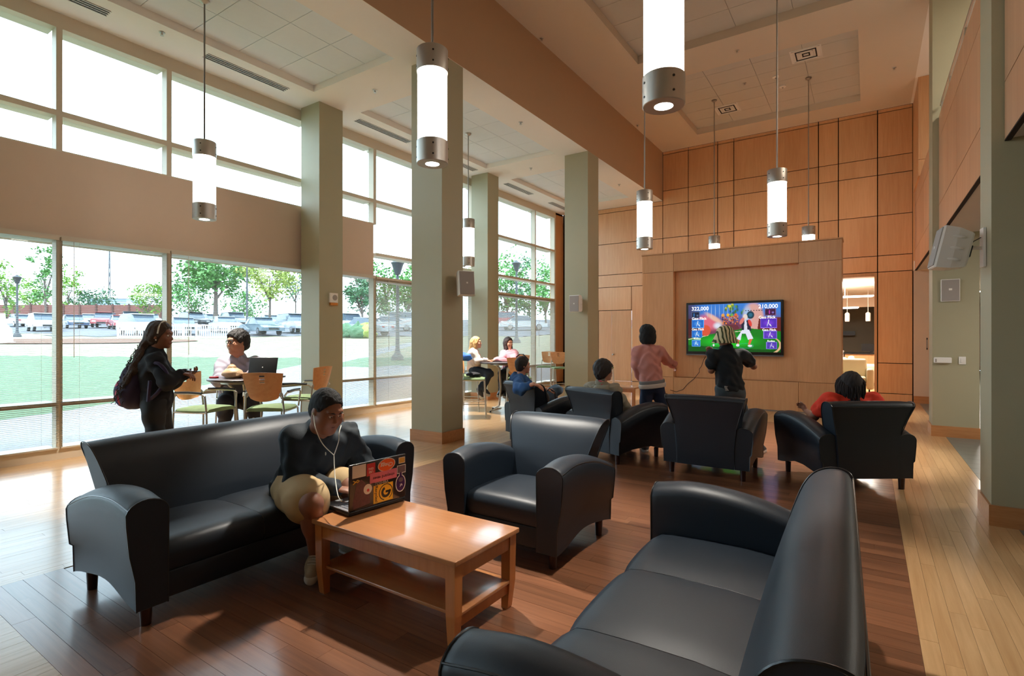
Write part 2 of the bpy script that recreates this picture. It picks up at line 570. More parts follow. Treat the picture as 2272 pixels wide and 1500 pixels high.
# upper walkway slab, parapet and wood box
sl = MB().box(.96, XR, Y0, YB, 3.19, 3.45).build('walkway_slab', ceilp); tag(sl, 'pale underside of the upper walkway', kind='structure')
mat('soffit_paint', (214, 206, 200), .8); sl.data.materials[0] = MATS['soffit_paint']
MB().box(.893, 1.1, YB + .001, YB + .28, 3.17, ZH + .2).build('corner_filler', maple, wb_, loc=(0, -YB, 0))
par = struct('wall_parapet', 'maple panelled parapet of the upper walkway')
def parapet(ya, yb, joints):
    ys = [ya] + [j for j in joints if ya < j < yb] + [yb]
    MB().box(.966, 1.06, ya, yb, 3.185, 5.03).build('parapet_core', MATS['soffit_paint'], par)
    for i in range(len(ys) - 1):
        for (z0, z1) in ((3.175, 3.65), (3.65, 4.68), (4.68, 5.06)):
            piece('panel', .93, .967, ys[i] + .002, ys[i + 1] - .002, z0 + .004, z1 - .004, maplep, par)
    piece('bottom_edge', .93, .97, ya, yb, 3.165, 3.176, darkm, par)
parapet(11.31, 14.42, (12.4, 13.5)); parapet(14.42, YB, ()); parapet(6.41, 10.74, (7.66, 8.72, 9.6)); parapet(1.51, 5.87, (2.9, 4.4)); parapet(Y0, .99, (-3, -1))
hr = thing('handrail', 'metal handrail with brackets on the upper walkway parapet', 'handrail', (.955, 9, 5.06))
MB().tube([(0, -2.58, .16), (0, 1.7, .16)], .022, 8).build('rail', steelp, hr, 40)
for y in (-2.2, -.8, .6, 1.55):
    MB().box(-.012, .012, y - .04, y + .04, 0, .2).build('bracket', steelp, hr)
bx = struct('wall_box', 'maple clad wall block above the walkway', (0, 0, 0))
piece('panel', .90, 2.4, 14.40, 14.43, 5.40, ZH - .004, maple, bx)
piece('panel', .90, 2.4, 14.40, 14.43, 5.06, 5.392, maple, bx)
MB().box(.899, 2.4, 14.43, YB + .05, 5.04, ZH + .02).build('box_core', maple, bx)
w = MB().box(2.4, XR, YB, YB + .2, 3.4, ZH + .2).build('wall_upper', wallp); tag(w, 'beige wall of the upper walkway', kind='structure')

# ---- window wall
ww = struct('wall_left', 'beige spandrel wall of the window side', (XW, 0, 0))
MB().box(-.22, 0, Y0, 7.645, 2.87, 3.94).build('spandrel', wallp, ww)
MB().box(-.22, 0, 15.47, YB + .3, 0, ZL).build('corner_wall', casew, ww)
MB().box(-.22, 0, Y0, YB, ZL - .06, ZL + .15).build('window_head', framem, ww)
MB().box(-.22, .0, Y0, YB, -.03, .10).build('sill_board', framem, ww)
D = .15
def rail(mb, ya, yb, z0, z1):
    mb.box(-D - .16, 0, ya, yb, z0, z1)
# vertical mullions (y centre), window bays
MUL_ALL = [2.44, 3.73, 6.13, 7.683, 8.95, 11.0, 12.6, 14.17, 15.43]
# bays: (ya, yb, tall)
bays = [(Y0, -3.6, 0), (-3.54, -1.1, 0), (-1.04, .35, 0), (.41, 1.22, 0), (1.28, 2.408, 0), (2.473, 3.695, 0), (3.763, 6.1, 0), (6.16, 7.645, 0),
        (7.721, 11.0, 1), (11.07, 14.14, 1), (14.20, 15.38, 1)]
def pane(name, ya, yb, z0, z1, parent):
    o = MB().box(-D + .01, -D + .018, ya, yb, z0, z1).build(name, glassm, parent)
    g2 = None
    return o
ZC = [(3.96, 4.395), (4.465, 5.52)]
slat_meshes = {}
wi = 0
for (ya, yb, tall) in bays:
    wi += 1
    win = struct('window_%d' % wi, None, (XW, 0, 0))
    win['label'] = 'window bay with beige frame' + (' running full height' if tall else ' above and below the beige band')
    fr = MB()
    # posts on both sides, each bay owns the post at its far end
    nxt = {2.408: 2.473, 3.695: 3.763, 6.1: 6.16, 7.645: 7.721, 14.14: 14.20, 15.38: 15.47, 1.22: 1.28, .35: .41, -1.1: -1.04, -3.6: -3.54, 11.0: 11.07}[yb]
    if tall:
        fr.box(-D, 0, yb, nxt, .10, ZL - .06)
        zr = [(.10, .15), (.68, .735), (2.76, 2.83), (3.29, 3.35), (4.40, 4.465), (5.52, 5.65)]
    else:
        fr.box(-D, 0, yb, nxt, .10, 2.87).box(-D, 0, yb, nxt, 3.94, ZL - .06)
        zr = [(.10, .15), (.68, .735), (2.80, 2.87), (3.94, 3.96), (4.395, 4.465), (5.52, 5.65)]
    for (z0, z1) in zr:
        rail(fr, ya, yb, z0, z1)
    fr.build('window_frame', framem, win)
    for k in range(len(zr) - 1):
        if not tall and k == 2: continue
        pane('pane', ya, yb, zr[k][1], zr[k + 1][0], win)
# ---- venetian blinds (one per bay, lower windows)
bl_tilt = R(5)
bi = 0
desc = ['venetian blind in the window bay cut by the picture edge', 'open venetian blind behind the standing woman', 'wide open venetian blind behind the seated man in grey',
        'open venetian blind in the narrow bay beside the column', 'venetian blind in the bright bay between the big columns', 'venetian blind in the bay behind the woman in pink', 'venetian blind in the last bay by the wood wall']
for (ya, yb, tall) in bays[4:]:
    b = thing('venetian_blind', desc[bi], 'blind', (XW + .018, (ya + yb) / 2, 2.80), 0, None)
    bi += 1
    hw = (yb - ya) / 2 + .022
    MB().box(-.02, .02, -hw, hw, .0, .045).build('headrail', framem, b)
    s = MB()
    pitch = .0225
    n = int(2.60 / pitch)
    for k in range(n):
        z = -.02 - k * pitch
        M = Matrix.Translation((0, 0, z)) @ Matrix.Rotation(R(34) if tall else bl_tilt, 4, 'Y')
        s.box(-.0125, .0125, -hw, hw, -.0006, .0006, M)
    so_ = s.build('slats', slatm, b); so_['kind'] = 'stuff'
    MB().box(-.013, .013, -hw, hw, -2.66, -2.64).build('bottom_rail', slatm, b)
    cd = MB()
    for y in (-hw * .8, 0, hw * .8) if hw > .7 else (-hw * .7, hw * .7):
        cd.box(.012, .0135, y - .0008, y + .0008, -2.65, 0)
    cd.build('ladder_cords', slatm, b)['kind'] = 'stuff'
    MB().tube([(.03, -hw * .8, 0), (.03, -hw * .8, -1.5)], .004, 6).build('tilt_wand', whitem, b)
# ================================================================ FIXTURES
# ---- pendant lamps
def pendant_proto():
    t = thing('pendant_lamp', 'x', 'pendant lamp', (0, 0, 3.05))
    r = .134
    MB().lathe([(.06, .012), (.06, .0), (r - .004, 0), (r, .004), (r, .19), (r - .006, .195), (.06, .195)], 40).build('lower_cap', metalm, t, 40)
    MB().lathe([(.001, .195), (r - .008, .195), (r - .008, .785), (.001, .785)], 40).build('glow_tube', tubem, t, 40)
    MB().lathe([(.001, .785), (r, .785), (r, .975), (r - .004, .98), (.001, .98)], 40).build('upper_cap', metalm, t, 40)
    MB().lathe([(.001, .002), (.05, .002), (.058, .006), (.058, .010), (.001, .010)], 24).build('lens', spotm, t)
    s = MB()
    for a in range(4):
        for z in (.05, .14, .83, .92):
            c = Matrix.Rotation(R(45 + 90 * a), 4, 'Z') @ Matrix.Translation((r, 0, z)) @ Matrix.Rotation(R(90), 4, 'Y')
            s.lathe([(.001, -.002), (.008, -.002), (.008, .003), (.001, .004)], 8, M=c)
    s = s.build('set_screws', blackm, t); s['kind'] = 'stuff'
    return t
def pendant(x, y, zc, label, src, group=None):
    t = dup(src, (x, y, 3.05), 0, label) if src.get('used') else src
    if not src.get('used'):
        t.location = (x, y, 3.05); t['label'] = label; src['used'] = 1
    h = zc - 3.05
    MB().cyl((0, 0, .98), (0, 0, h - .02), .0105, 10).build('rod', metalm, t, 40)
    MB().lathe([(.012, -.05), (.03, -.045), (.06, -.02), (.062, 0), (.012, 0)], 20, c=(0, 0, h)).build('canopy', metalm, t, 40)
    t['group'] = 'cylindrical pendant lamps'
    L = bpy.data.lights.new('lamp_downlight', 'SPOT')
    L.energy = 175; L.spot_size = R(78); L.spot_blend = .35; L.shadow_soft_size = .05; L.color = (1, .93, .82)
    o = bpy.data.objects.new('lamp_downlight', L); COL.objects.link(o); o.parent = t; o.location = (0, 0, -.02)
    return t
pp = pendant_proto()
pendant(-1.10, 3.41, 7.34, 'very large glowing cylinder pendant cut off by the top picture edge', pp)
pendant(-3.12, 3.43, 7.34, 'glowing cylinder pendant hanging in front of the big speaker column', pp)
pendant(-6.97, 3.43, 5.82, 'glowing cylinder pendant hanging before the windows over the standing woman', pp)
pendant(-3.13, 8.70, 7.34, 'glowing cylinder pendant beside the end of the beige beam', pp)
pendant(-1.115, 8.70, 7.34, 'glowing cylinder pendant hanging straight above the television screen', pp)
pendant(-6.93, 8.72, 5.82, 'small glowing cylinder pendant over the bar table of two women', pp)
pendant(-3.11, 13.50, 7.34, 'pendant half hidden behind the screen partition, nearer the beam', pp)
pendant(-1.10, 13.50, 7.34, 'pendant half hidden behind the screen partition, at its right end', pp)

# ---- slot diffusers in the low ceiling
dk = mat('diffuser_dark', (20, 20, 22), .7)
def diffuser(y0, y1, label):
    t = thing('slot_diffuser', label, 'air vent', (-8.09, (y0 + y1) / 2, ZL), 0, 'slot diffusers along the windows')
    h = (y1 - y0) / 2
    MB().box(-.085, .085, -h, h, -.004, .0).build('slot_back', dk, t)
    for k in range(4):
        x = -.0765 + k * .051
        MB().box(x - .006, x + .006, -h - .01, h + .01, -.012, -.004).build('slot_bar', whitem, t)
diffuser(1.5, 2.79, 'black slot diffuser cut by the top picture edge')
diffuser(4.0, 5.30, 'black slot diffuser behind the window pendant rod')
diffuser(6.79, 8.16, 'black slot diffuser between the first green column and the big one')
diffuser(9.2, 10.45, 'short visible black slot diffuser behind the big column')
diffuser(11.8, 13.08, 'small black slot diffuser past the far window column')
diffuser(14.2, 15.4, 'smallest black slot diffuser by the wood wall')
# ---- sprinklers
def sprinkler_proto():
    t = thing('sprinkler_head', 'x', 'sprinkler')
    MB().lathe([(.001, 0), (.04, 0), (.036, -.008), (.012, -.01), (.012, -.03), (.001, -.03)], 16).build('escutcheon', metalm, t, 40)
    MB().lathe([(.001, -.046), (.022, -.046), (.024, -.043), (.001, -.042)], 12).build('deflector', metalm, t)
    m = MB()
    for s_ in (-1, 1):
        m.tube([(s_ * .01, 0, -.028), (s_ * .014, 0, -.036), (s_ * .003, 0, -.044)], .0025, 6)
    m.build('yoke_arms', metalm, t)['kind'] = 'stuff'
    return t
sp = sprinkler_proto()
sl_ = [(-7.98, 3.37, ZL, 'sprinkler head between the first two slot diffusers'), (-6.87, 6.14, ZL, 'sprinkler head on the ceiling near the first green column top'),
       (-5.56, 8.61, ZL, 'sprinkler head on the soffit beside the far pendant'), (-6.85, 11.07, ZL, 'sprinkler head between the tiled recesses past the far pendant'),
       (-5.59, 13.57, ZL, 'tiny sprinkler head near the end of the low soffit'), (-5.09, 8.61, ZH, 'dark sprinkler head tucked along the top of the beam'),
       (-5.06, 13.54, ZH, 'dark sprinkler head at the far end of the beam top'), (-2.13, 11.1, ZH, 'sprinkler head on the band between the two high recesses'),
       (-2.33, 12.97, ZH + .16, 'sprinkler head inside the far tiled recess'), (.45, 13.62, ZH, 'sprinkler head near the wood block on the right')]
for i, (x, y, z, lb) in enumerate(sl_):
    o = sp if i == 0 else dup(sp, (x, y, z), 0)
    o.location = (x, y, z); o['label'] = lb; o['group'] = 'ceiling sprinklers'
for (x, y, lb) in ((-1.70, 13.03, 'round white smoke detector nearer the middle of the far recess'), (-1.63, 13.62, 'round white ceiling speaker grille beyond the smoke detector')):
    t = thing('smoke_detector', lb, 'smoke detector', (x, y, ZH + .16))
    MB().lathe([(.001, 0), (.07, 0), (.07, -.018), (.05, -.03), (.001, -.032)], 20).build('housing', whitem, t, 30)
    MB().lathe([(.001, -.032), (.02, -.032), (.016, -.045), (.001, -.046)], 12).build('sensor', greym, t, 30)
# square grilles
for (x, y, lb) in ((-1.05, 12.35, 'square louvred ceiling vent near the middle pendant'), (-2.95, 14.2, 'square louvred ceiling vent beside the far pendant canopy')):
    t = thing('ceiling_vent', lb, 'air vent', (x, y, ZH + .158))
    MB().box(-.28, .28, -.28, .28, -.003, 0).build('frame', whitem, t)
    for k, q in enumerate((.25, .19, .13, .07)):
        fr = MB()
        for (a, b, c, d) in ((-q, q, -q, -q + .022), (-q, q, q - .022, q), (-q, -q + .022, -q, q), (q - .022, q, -q, q)):
            fr.box(a, b, c, d, -.012, -.003)
        fr.build('louvre_ring', dk if k % 2 else whitem, t)

# ---- speaker boxes
def speaker(x, y, z, rz, tilt, label):
    t = thing('wall_speaker', label, 'speaker', (x, y, z), rz)
    M = Matrix.Rotation(R(tilt), 4, 'X')
    # tapered cabinet: front at -y
    secs = []
    for (yy, w_, h_) in ((-.115, .118, .178), (-.10, .124, .185), (0.0, .118, .178), (.10, .092, .15), (.115, .085, .14)):
        secs.append([(sx * w_, yy, sz * h_) for (sx, sz) in ((-1, -1), (1, -1), (1, 1), (-1, 1))])
    MB().loft(secs, M=M).build('cabinet', whitem, t)
    MB().rbox(-.112, .112, -.125, -.112, -.172, .172, .006, M=M).build('grille', greym, t)
    MB().box(-.012, .012, -.128, -.124, -.012, .012, M=M).build('badge', whitem, t)
    for q in (-.1, 0, .1):
        MB().ell((.112, 0, q), (.012, .06, .014), M=M).build('side_rib', whitem, t, 40)
    MB().box(-.03, .03, .11, .135, -.05, .05, M=M).build('swivel', blackm, t)
    return t
s1 = speaker(-5.0, 6.20, 2.35, R(30), -8, 'white speaker box on a bracket on the big column')
MB().box(-.05, .05, .185, .20, -.16, .16).build('bracket_plate', whitem, s1, loc=None)
MB().cyl((0, .12, 0), (0, .19, 0), .014).build('bracket_arm', whitem, s1)
s1.children[-1].rotation_euler = (0, 0, 0)
s1.rotation_euler = (0, 0, R(58))
s2 = speaker(.62, 6.12, 2.34, R(-84), -12, 'large white speaker box tilted out from the picture-edge column')
MB().box(-.05, .05, .205, .222, -.17, .17).build('bracket_plate', whitem, s2)
MB().cyl((0, .12, 0), (0, .21, 0), .016).build('bracket_arm', whitem, s2)
MB().tube([(.0, .12, .03), (.02, .15, .06), (.0, .2, .09)], .004).build('cable', blackm, s2)
s3 = speaker(-5.35, 10.56, 2.31, 0, 0, 'flat grey speaker on the column in front of the wood wall')
MB().box(-.05, .05, .115, .19, -.12, .12).build('bracket_plate', whitem, s3)
# ---- small wall devices
t = thing('thermostat_box', 'white alarm box with amber strip on the first green column', 'alarm', (-7.99, 6.16, 2.25))
MB().box(-.006, .03, -.085, .085, -.06, .11).build('housing', whitem, t)
MB().box(-.006, .028, -.07, .085, -.11, -.062).build('amber_lens', mat('amber', (206, 130, 50), .4), t)
MB().lathe([(.001, 0), (.05, 0), (.05, .004), (.001, .004)], 20, M=Matrix.Translation((.03, .02, .03)) @ Matrix.Rotation(R(90), 4, 'Y')).build('sounder', greym, t)
t = thing('wall_plate_speaker', 'grey square speaker plate on the white-switch column', 'speaker', (1.07, 10.748, 2.30))
MB().rbox(-.118, .118, -.03, 0, -.175, .175, .008).build('housing', whitem, t)
MB().box(-.108, .108, -.033, -.029, -.165, .165).build('grille', greym, t)
MB().box(-.02, .02, -.036, -.032, -.0, .03).build('badge', whitem, t)
t = thing('key_switch_box', 'white oblong control box low on the passage column', 'switch', (.975, 10.748, 1.205))
MB().rbox(-.11, .11, -.05, 0, -.045, .045, .012).build('housing', whitem, t)
MB().box(-.095, -.075, -.052, -.049, -.03, .02).build('lens', greym, t)
t = thing('light_switch', 'white rocker light switch plate beside the oblong control box', 'switch', (1.215, 10.748, 1.205))
MB().rbox(-.043, .043, -.01, 0, -.06, .06, .004).build('plate', whitem, t)
MB().rbox(-.02, .02, -.018, -.009, -.035, .035, .003).build('rocker', whitem, t)

# ---- screen partition (free standing block before the wood wall)
PY = 12.50
pt = thing('screen_partition', 'freestanding maple partition with a recess holding the television', 'partition', (-2.495, PY, 0))
hx = 2.062
core = MB()
core.box(-hx + .01, hx - .01, .20, .5, .02, 3.54).box(-hx + .01, -1.31, .03, .2, .02, 3.54).box(1.30, hx - .01, .03, .2, .02, 3.54)
core.box(-1.31, 1.30, .03, .2, 3.12, 3.54).box(-1.31, 1.30, .03, .2, .02, .62)
core.build('core', maple, pt)
def pp_(x0, x1, z0, z1, y0=0, y1=.03):
    piece('panel', x0 + .004, x1 - .004, y0, y1, z0 + .005, z1 - .005, maple, pt)
for (a, b) in ((-hx, -1.305), (1.295, hx)):
    pp_(a, b, .02, .64); pp_(a, b, .64, 3.12); pp_(a, b, 3.12, 3.54)
pp_(-1.305, 1.295, .02, .64); pp_(-1.305, 1.295, 3.12, 3.54)
piece('panel', -1.30, 1.29, .17, .2, .64, 3.12, maple, pt)
for x in (-hx, hx):
    piece('end_panel', min(x, x + .03 * (1 if x < 0 else -1)), max(x, x + .03 * (1 if x < 0 else -1)), .02, .5, .02, 3.54, maple, pt)
piece('top_cap', -hx - .015, hx + .015, -.015, .52, 3.54, 3.57, casew, pt)
piece('plinth', -hx + .02, hx - .02, .02, .48, 0, .03, greym, pt)

# ---- television
tv = thing('television', 'large flat television showing a dancing game on the partition', 'television', (-2.505, PY + .10, 1.785))
TW, THh = 1.015, .585
MB().rbox(-TW, TW, -.045, .07, -THh - .015, THh, .012).build('casing', blackm, tv, 30)
MB().box(-TW, TW, -.05, .03, -THh - .04, -THh - .012).build('lower_edge', mat('tv_silver', (120, 122, 128), .3, metal=.6), tv)

# picture: a raster painted with numpy, stored as face colours that glow
def colour_grid(name, A, w, h, parent, strength=1.0, M=None):
    H_, W_ = A.shape[:2]
    xs = np.linspace(-w, w, W_ + 1); zs = np.linspace(h, -h, H_ + 1)
    X, Z = np.meshgrid(xs, zs)
    V = np.stack([X.ravel(), np.zeros(X.size), Z.ravel()], 1)
    i = (np.arange(H_)[:, None] * (W_ + 1) + np.arange(W_)[None, :]).ravel()
    F = np.stack([i, i + W_ + 1, i + W_ + 2, i + 1], 1)
    me = bpy.data.meshes.new(name)
    me.from_pydata(V.tolist(), [], F.tolist())
    at = me.color_attributes.new('picture', 'FLOAT_COLOR', 'CORNER')
    C = np.ones((H_ * W_, 4, 4), np.float32)
    C[:, :, :3] = A.reshape(-1, 1, 3)
    at.data.foreach_set('color', C.ravel())
    m = bpy.data.materials.new(name)
    m.use_nodes = True
    b = m.node_tree.nodes['Principled BSDF']
    b.inputs['Base Color'].default_value = (.01, .01, .01, 1)
    b.inputs['Roughness'].default_value = .2
    a = m.node_tree.nodes.new('ShaderNodeVertexColor'); a.layer_name = 'picture'
    m.node_tree.links.new(a.outputs[0], b.inputs['Emission Color'])
    b.inputs['Emission Strength'].default_value = strength
    me.materials.append(m)
    o = bpy.data.objects.new(name, me); COL.objects.link(o); o.parent = parent
    return o
PW, PH = 240, 136
A = np.zeros((PH, PW, 3), np.float32)
yy, xx = np.mgrid[0:PH, 0:PW].astype(np.float32)
u_, v_ = xx / PW, yy / PH
rg = np.random.RandomState(3)
def sm(a, b, x):
    t = np.clip((x - a) / (b - a), 0, 1); return t * t * (3 - 2 * t)
def blend(mask, col):
    A[:] = A * (1 - mask[..., None]) + np.array(lin(col), np.float32) * mask[..., None]
def ellm(cx, cy, rx, ry, soft=.25, rot=0):
    c_, s__ = math.cos(rot), math.sin(rot)
    dx, dy = (u_ - cx) * PW / PH, v_ - cy
    a, b = dx * c_ + dy * s__, -dx * s__ + dy * c_
    d = np.sqrt((a / rx) ** 2 + (b / ry) ** 2)
    return 1 - sm(1 - soft, 1, d)
def polym(pts):
    m = np.zeros_like(u_, bool); n = len(pts)
    for i in range(n):
        (x1, y1), (x2, y2) = pts[i], pts[(i + 1) % n]
        c = ((y1 > v_) != (y2 > v_)) & (u_ < (x2 - x1) * (v_ - y1) / (y2 - y1 + 1e-9) + x1)
        m ^= c
    return m.astype(np.float32)
blend(np.ones_like(u_), (60, 130, 220))
blend(sm(.15, .45, v_), (120, 60, 90))
blend(sm(.2, .0, u_) * .8, (70, 30, 30))
blend(ellm(.23, .38, .28, .2, .6, .5), (230, 110, 130))
blend(ellm(.3, .3, .3, .07, .7, .6), (240, 190, 170))
for k in range(7):
    x = .22 + k * .045
    blend(ellm(x, .15, .008, .2, .6) * .6, (200, 225, 250))
for k in range(26):
    blend(ellm(rg.uniform(.42, .62), rg.uniform(.0, .22), .03, .05, .7), ((60, 120, 60), (230, 220, 60), (40, 90, 120), (90, 150, 70))[k % 4])
blend(ellm(.72, .3, .22, .36, .3), (226, 170, 160))
blend(ellm(.655, .26, .11, .3, .7), (170, 200, 240))
blend(polym([(0, .30), (.1, .30), (.1, .66), (0, .66)]), (80, 30, 34))
blend(polym([(.78, .3), (1, .3), (1, .75), (.75, .7)]), (110, 40, 36))
for k in range(130):
    blend(ellm(rg.uniform(.38, .56), rg.uniform(.24, .42), .014, .02, .5), ((70, 50, 70), (200, 90, 60), (40, 40, 60), (210, 160, 120), (240, 120, 40))[k % 5])
for (x, c) in ((.395, (240, 170, 80)), (.45, (250, 190, 40)), (.49, (110, 180, 90)), (.535, (240, 110, 40))):
    blend(ellm(x, .23, .035, .035, .3), c)
blend(polym([(.0, .72), (.22, .64), (.5, .56), (.62, .5), (1, .58), (1, 1), (0, 1)]), (20, 130, 30))
blend(ellm(.45, .78, .75, .17, .8), (30, 210, 40))
blend(polym([(0, .86), (.3, .9), (.9, .95), (1, .9), (1, 1), (0, 1)]) * .75, (8, 60, 20))
blend(polym([(.42, .42), (.55, .44), (.58, .53), (.45, .57)]), (110, 50, 60))
blend(polym([(.0, .735), (.23, .645), (.23, .66), (.0, .75)]), (240, 225, 190))
blend(polym([(.5, .58), (.6, .56), (.6, .572), (.5, .592)]), (240, 230, 200))
rim = ellm(.82, .86, .33, .21, .02) - ellm(.81, .85, .31, .195, .02)
blend(np.clip(rim, 0, 1) * (u_ > .86) , (226, 186, 140))
blend(ellm(.2, .55, .11, .13, .2), (226, 90, 60))
for (cx, cy) in ((.34, .89), (.64, .87)):
    r1 = np.clip(ellm(cx, cy, .15, .055, .03) - ellm(cx, cy, .138, .046, .03), 0, 1); blend(r1 * .7, (60, 190, 150))
# dancer seen on the screen
blend(ellm(.69, .24, .075, .085, .15), (20, 60, 80)); blend(ellm(.69, .24, .05, .055, .5), (40, 110, 140))
blend(ellm(.635, .28, .05, .07, .3), (240, 225, 215))
blend(polym([(.59, .36), (.68, .34), (.70, .56), (.60, .58)]), (40, 36, 60))
blend(polym([(.628, .35), (.648, .35), (.66, .56), (.62, .56)]), (230, 230, 245))
blend(ellm(.60, .36, .04, .09, .3, .5), (226, 130, 120)); blend(ellm(.685, .40, .035, .09, .3, -.3), (230, 70, 60))
blend(polym([(.60, .55), (.675, .54), (.72, .72), (.665, .75), (.64, .62), (.60, .62), (.585, .76), (.54, .73)]), (236, 240, 255))
blend(polym([(.545, .74), (.575, .75), (.565, .85), (.55, .85)]), (230, 120, 90)); blend(polym([(.68, .73), (.71, .73), (.685, .85), (.665, .84)]), (235, 110, 70))
blend(ellm(.555, .86, .035, .03, .2), (240, 240, 250)); blend(ellm(.685, .87, .045, .025, .2), (240, 240, 250))
blend(ellm(.335, .45, .12, .1, .8), (230, 235, 250)); blend(ellm(.29, .86, .02, .03, .2), (240, 230, 240))
for k in range(14):
    if k % 2: blend(polym([(.62 + k * .014, .14), (.634 + k * .014, .14), (.634 + k * .014, .16), (.62 + k * .014, .16)]), (30, 30, 40))
# score cards
def card(x0, x1, z0, z1, c1, c2, fig=True):
    blend(polym([(x0 - .006, z0 - .01), (x1 + .006, z0 - .01), (x1 + .006, z1 + .01), (x0 - .006, z1 + .01)]), tuple(min(255, q + 70) for q in c1))
    blend(polym([(x0, z0), (x1, z0), (x1, z1), (x0, z1)]), c1)
    cx, cy = (x0 + x1) / 2, (z0 + z1) / 2
    blend(ellm(cx, cy, (x1 - x0) * .8, (z1 - z0) * .45, .9), c2)
    hgt = z1 - z0
    if fig:
        blend(ellm(cx, cy - .3 * hgt, .07 * hgt, .09 * hgt, .4), (255, 255, 255))
        blend(ellm(cx - .004, cy - .05 * hgt, .06 * hgt, .24 * hgt, .4, .2), (255, 255, 255))
        blend(ellm(cx + .016, cy + .22 * hgt, .06 * hgt, .24 * hgt, .4, -.6), (255, 255, 255))
        blend(ellm(cx - .014, cy + .25 * hgt, .04 * hgt, .2 * hgt, .4, .2), (200, 220, 255))
card(.045, .125, .155, .265, (20, 30, 60), (30, 40, 70), False); blend(ellm(.065, .215, .012, .05, .4), (60, 140, 220)); blend(ellm(.105, .23, .025, .025, .4), (90, 110, 140))
card(.045, .175, .325, .485, (30, 110, 210), (80, 160, 240)); card(.045, .155, .555, .695, (30, 110, 210), (90, 170, 240)); card(.045, .135, .765, .885, (40, 120, 220), (110, 190, 245))
card(.845, .945, .13, .25, (60, 20, 60), (70, 20, 70), False); blend(ellm(.885, .19, .012, .05, .4), (220, 60, 200)); blend(ellm(.92, .2, .025, .025, .4), (130, 110, 190))
card(.80, .955, .32, .50, (90, 50, 190), (130, 70, 230)); card(.83, .955, .575, .715, (90, 60, 190), (140, 80, 230)); card(.86, .955, .80, .92, (80, 60, 180), (120, 90, 220))
pic = colour_grid('screen_picture', np.clip(A, 0, 4), .965, .535, tv, .60)
pic.location = (0, -.0465, 0)
textm = emis('screen_text', (.95, .97, 1.0), .75)
def text(parent, s, x, y, z, size, m, name='lettering', rx=90, rz=0, align='CENTER', ext=0.0, ry=0):
    c = bpy.data.curves.new(name, 'FONT')
    c.body = s; c.size = size; c.align_x = align; c.align_y = 'CENTER'; c.extrude = ext
    c.offset = size * .008
    c.resolution_u = 3
    o = bpy.data.objects.new(name, c); COL.objects.link(o)
    bpy.context.view_layer.update()
    me = bpy.data.meshes.new_from_object(o.evaluated_get(bpy.context.evaluated_depsgraph_get()))
    bpy.data.objects.remove(o)
    me.materials.clear(); me.materials.append(m)
    o = bpy.data.objects.new(name, me); COL.objects.link(o); o.parent = parent
    o.location = (x, y, z); o.rotation_euler = (R(rx), R(ry), R(rz))
    return o
for (s_, x, z, q) in (('322,000', -.70, .44, .12), ('210,000', .72, .45, .12), ('Geo Flick', -.72, .215, .085), ('Geo Flick', -.75, -.03, .07), ('Rodeo', -.76, -.245, .06),
                      ('Geo Flick', .70, .215, .085), ('Geo Flick', .74, -.055, .07), ('Rodeo', .78, -.295, .055)):
    text(tv, s_, x, -.049, z, q, textm)
# cables under the television and the little table below
cbm = mat('cable_black', (24, 20, 20), .5)
cb = thing('hanging_cable', 'thin black cable drooping from under the television', 'cable', (-3.1, PY, 0))
MB().tube([(-.0, .13, 1.13), (-.02, .02, 1.05), (-.05, -.02, .92), (-.10, -.02, .85), (-.10, -.02, .78), (-.22, -.02, .62), (-.36, -.02, .5), (-.47, -.03, .36), (-.62, -.05, .30), (-.75, -.08, .34)], .007, 6).build('cord', cbm, cb, 40)
cb = thing('hanging_cable', 'short black cable loop low on the partition beside the hat wearer', 'cable', (-2.55, PY, 0))
MB().tube([(.06, -.02, .74), (-.05, -.02, .75), (-.12, -.02, .70), (-.18, -.02, .55), (-.2, -.02, .25), (-.2, -.03, .1)], .006, 6).build('cord', cbm, cb, 40)

# ---- next room seen through the opening
nw = MB().box(-3.5, 1.5, 27.0, 27.2, 0, 4.4).build('wall_next_room', mat('next_room_wall', (104, 98, 84), .7)); tag(nw, 'dark olive end wall of the next room', kind='structure')
nw = MB().box(-3.7, -3.5, YB + .3, 27.2, 0, 4.4).build('wall_next_room_side', wallp); tag(nw, 'side wall of the next room', kind='structure')
nw = MB().box(1.35, 1.55, YB + .2, 27.2, 0, 4.4).build('wall_next_room_right', wallp); tag(nw, 'right side wall of the next room', kind='structure')
nw = MB().box(-3.7, 1.55, YB + .26, 27.2, 3.25, 3.45).build('ceiling_next_room', ceilp); tag(nw, 'white ceiling of the next room', kind='structure')
nw = MB().box(-3.7, 1.55, YB, 27.2, -.05, 0).build('floor_next_room', lightplank); tag(nw, 'pale floor of the next room', kind='structure')
nw = MB().box(-3.5, 1.35, 23.8, 24.0, 2.72, 3.25).build('trim_soffit', wallp); tag(nw, 'soffit across the next room', kind='structure')
lm = emis('strip_glow', (1, .97, .9), 5.0)
for (x, y, z, L_, lb) in ((-.6, 19.5, 2.82, 1.5, 'upper white strip lamp seen through the opening'), (-1.0, 21.0, 2.55, 1.5, 'lower white strip lamp seen through the opening')):
    t = thing('strip_lamp', lb, 'lamp', (x, y, z))
    MB().box(-L_ / 2, L_ / 2, -.1, .1, 0, .04).build('housing', whitem, t)
    MB().box(-L_ / 2 + .03, L_ / 2 - .03, -.08, .08, -.01, 0).build('diffuser', lm, t)
    MB().cyl((0, 0, .04), (0, 0, 3.25 - z), .01, 6).build('rod', whitem, t)
